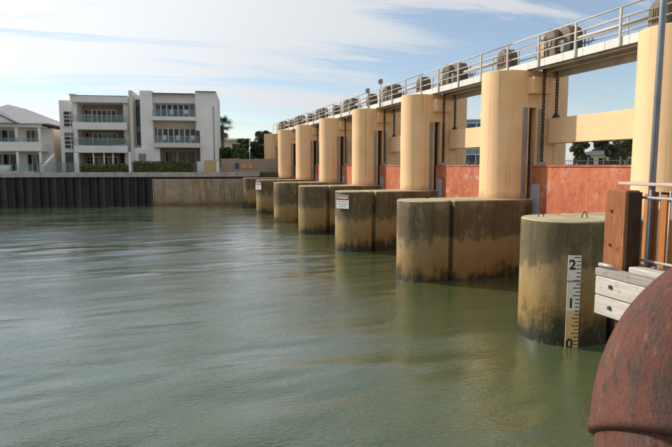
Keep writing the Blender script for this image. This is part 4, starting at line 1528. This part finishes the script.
def yellow_house(x, y, w, d, hgt, label, rz):
    t = thing('bank_house', label, 'house', (x, y, GZ - .02), rz, 'houses on the far bank behind the weir')
    obj('wall', MB().bbox(-w / 2, w / 2, -d / 2, d / 2, 0, hgt, .02), 'yellow_house_wall', t)
    o = .6
    r = MB().add([(-w / 2 - o, -d / 2 - o, hgt), (w / 2 + o, -d / 2 - o, hgt), (w / 2 + o, d / 2 + o, hgt), (-w / 2 - o, d / 2 + o, hgt),
                  (-w / 2 + d / 2.2, 0, hgt + 1.3), (w / 2 - d / 2.2, 0, hgt + 1.3)],
                 [(0, 1, 5, 4), (1, 2, 5), (2, 3, 4, 5), (3, 0, 4), (3, 2, 1, 0)])
    obj('roof', r, 'roof_charcoal', t)
    k = -w / 2 + 1.0
    while k < w / 2 - 1:
        wd = obj('window', MB().box(k - .1, k + 1.3, -d / 2 - .06, -d / 2 - .001, hgt - 2.0, hgt - .6), 'window_frame_white', t)
        obj('pane', MB().box(k, k + 1.2, -d / 2 - .09, -d / 2 - .061, hgt - 1.9, hgt - .7), 'window_glass', wd)
        obj('window', MB().box(k, k + 1.2, -d / 2 - .06, -d / 2 - .001, .3, 2.2), 'window_glass', t)
        k += 2.4


yellow_house(114, 122, 12, 9, 3.4, 'yellow house with a dark hipped roof behind the nearest red gate', R(-42))
yellow_house(130, 122, 11, 9, 3.3, 'second yellow house with dark roof beyond the round bank tree', R(-42))
tree('bushy dark tree in front of the yellow houses', (77, 79, GZ), 4.4, 1.7, 'olive_leaf', 41, 'trees on the far bank', 40, 260, 0.2, 'tree', .1)
tree('feathery tree behind the yellow houses next to the second pier', (118, 148, GZ), 16, 3.4, 'olive_leaf', 42, 'trees on the far bank', 60, 200, 0.30, 'tree', .15)
tree('tall olive tree behind the roof of the nearest yellow house', (130, 138, GZ), 15, 3.4, 'olive_leaf', 43, 'trees on the far bank', 60, 200, 0.30, 'tree', .15)
tree('tall dark tree at the end of the yellow houses', (142, 126, GZ), 15, 3.6, 'olive_leaf', 44, 'trees on the far bank', 60, 200, 0.30, 'tree', .15)
tree('slender dark tree close beside the second pier on the far bank', (73, 82, GZ), 9, 1.9, 'olive_leaf', 45, 'trees on the far bank', 50, 200, 0.24, 'tree', .12)
tree('feathery dark tree above the round bank tree', (96, 95, GZ), 11, 2.6, 'olive_leaf', 46, 'trees on the far bank', 46, 200, 0.26, 'tree', .3)
for k, (x, y) in enumerate(((56, 70), (66, 64), (60, 72.5))):
    t = thing('bank_lamp_post', ('white lamp post near the second pier on the far bank', 'white lamp post beside the bushy bank tree',
                                 'white lamp post between the other two on the far bank')[k], 'lamp post', (x, y, GZ), 0, 'lamp posts on the far bank')
    obj('shaft', MB().tube([(0, 0, 0), (0, 0, 7.2)], [.10, .07], 8), 'white_plastic', t)
    obj('lamp_head', MB().bbox(-.5, .1, -.12, .12, 7.2, 7.35, .02), 'white_plastic', t)

gbld = thing('grey_office_building', 'blue grey building glimpsed between the second and third piers', 'building', (64, 92, GZ - .02), R(-34))
obj('wall', MB().bbox(-8, 8, 0, 12, 0, 9.6, .03), 'bluegrey_cladding', gbld)
for zf in (1.0, 4.0, 7.0):
    window(gbld, -7.5, 7.5, -.02, zf, zf + 1.9, 8, 1, 'window_frame_white', 0.15, 'blue_window_glass')
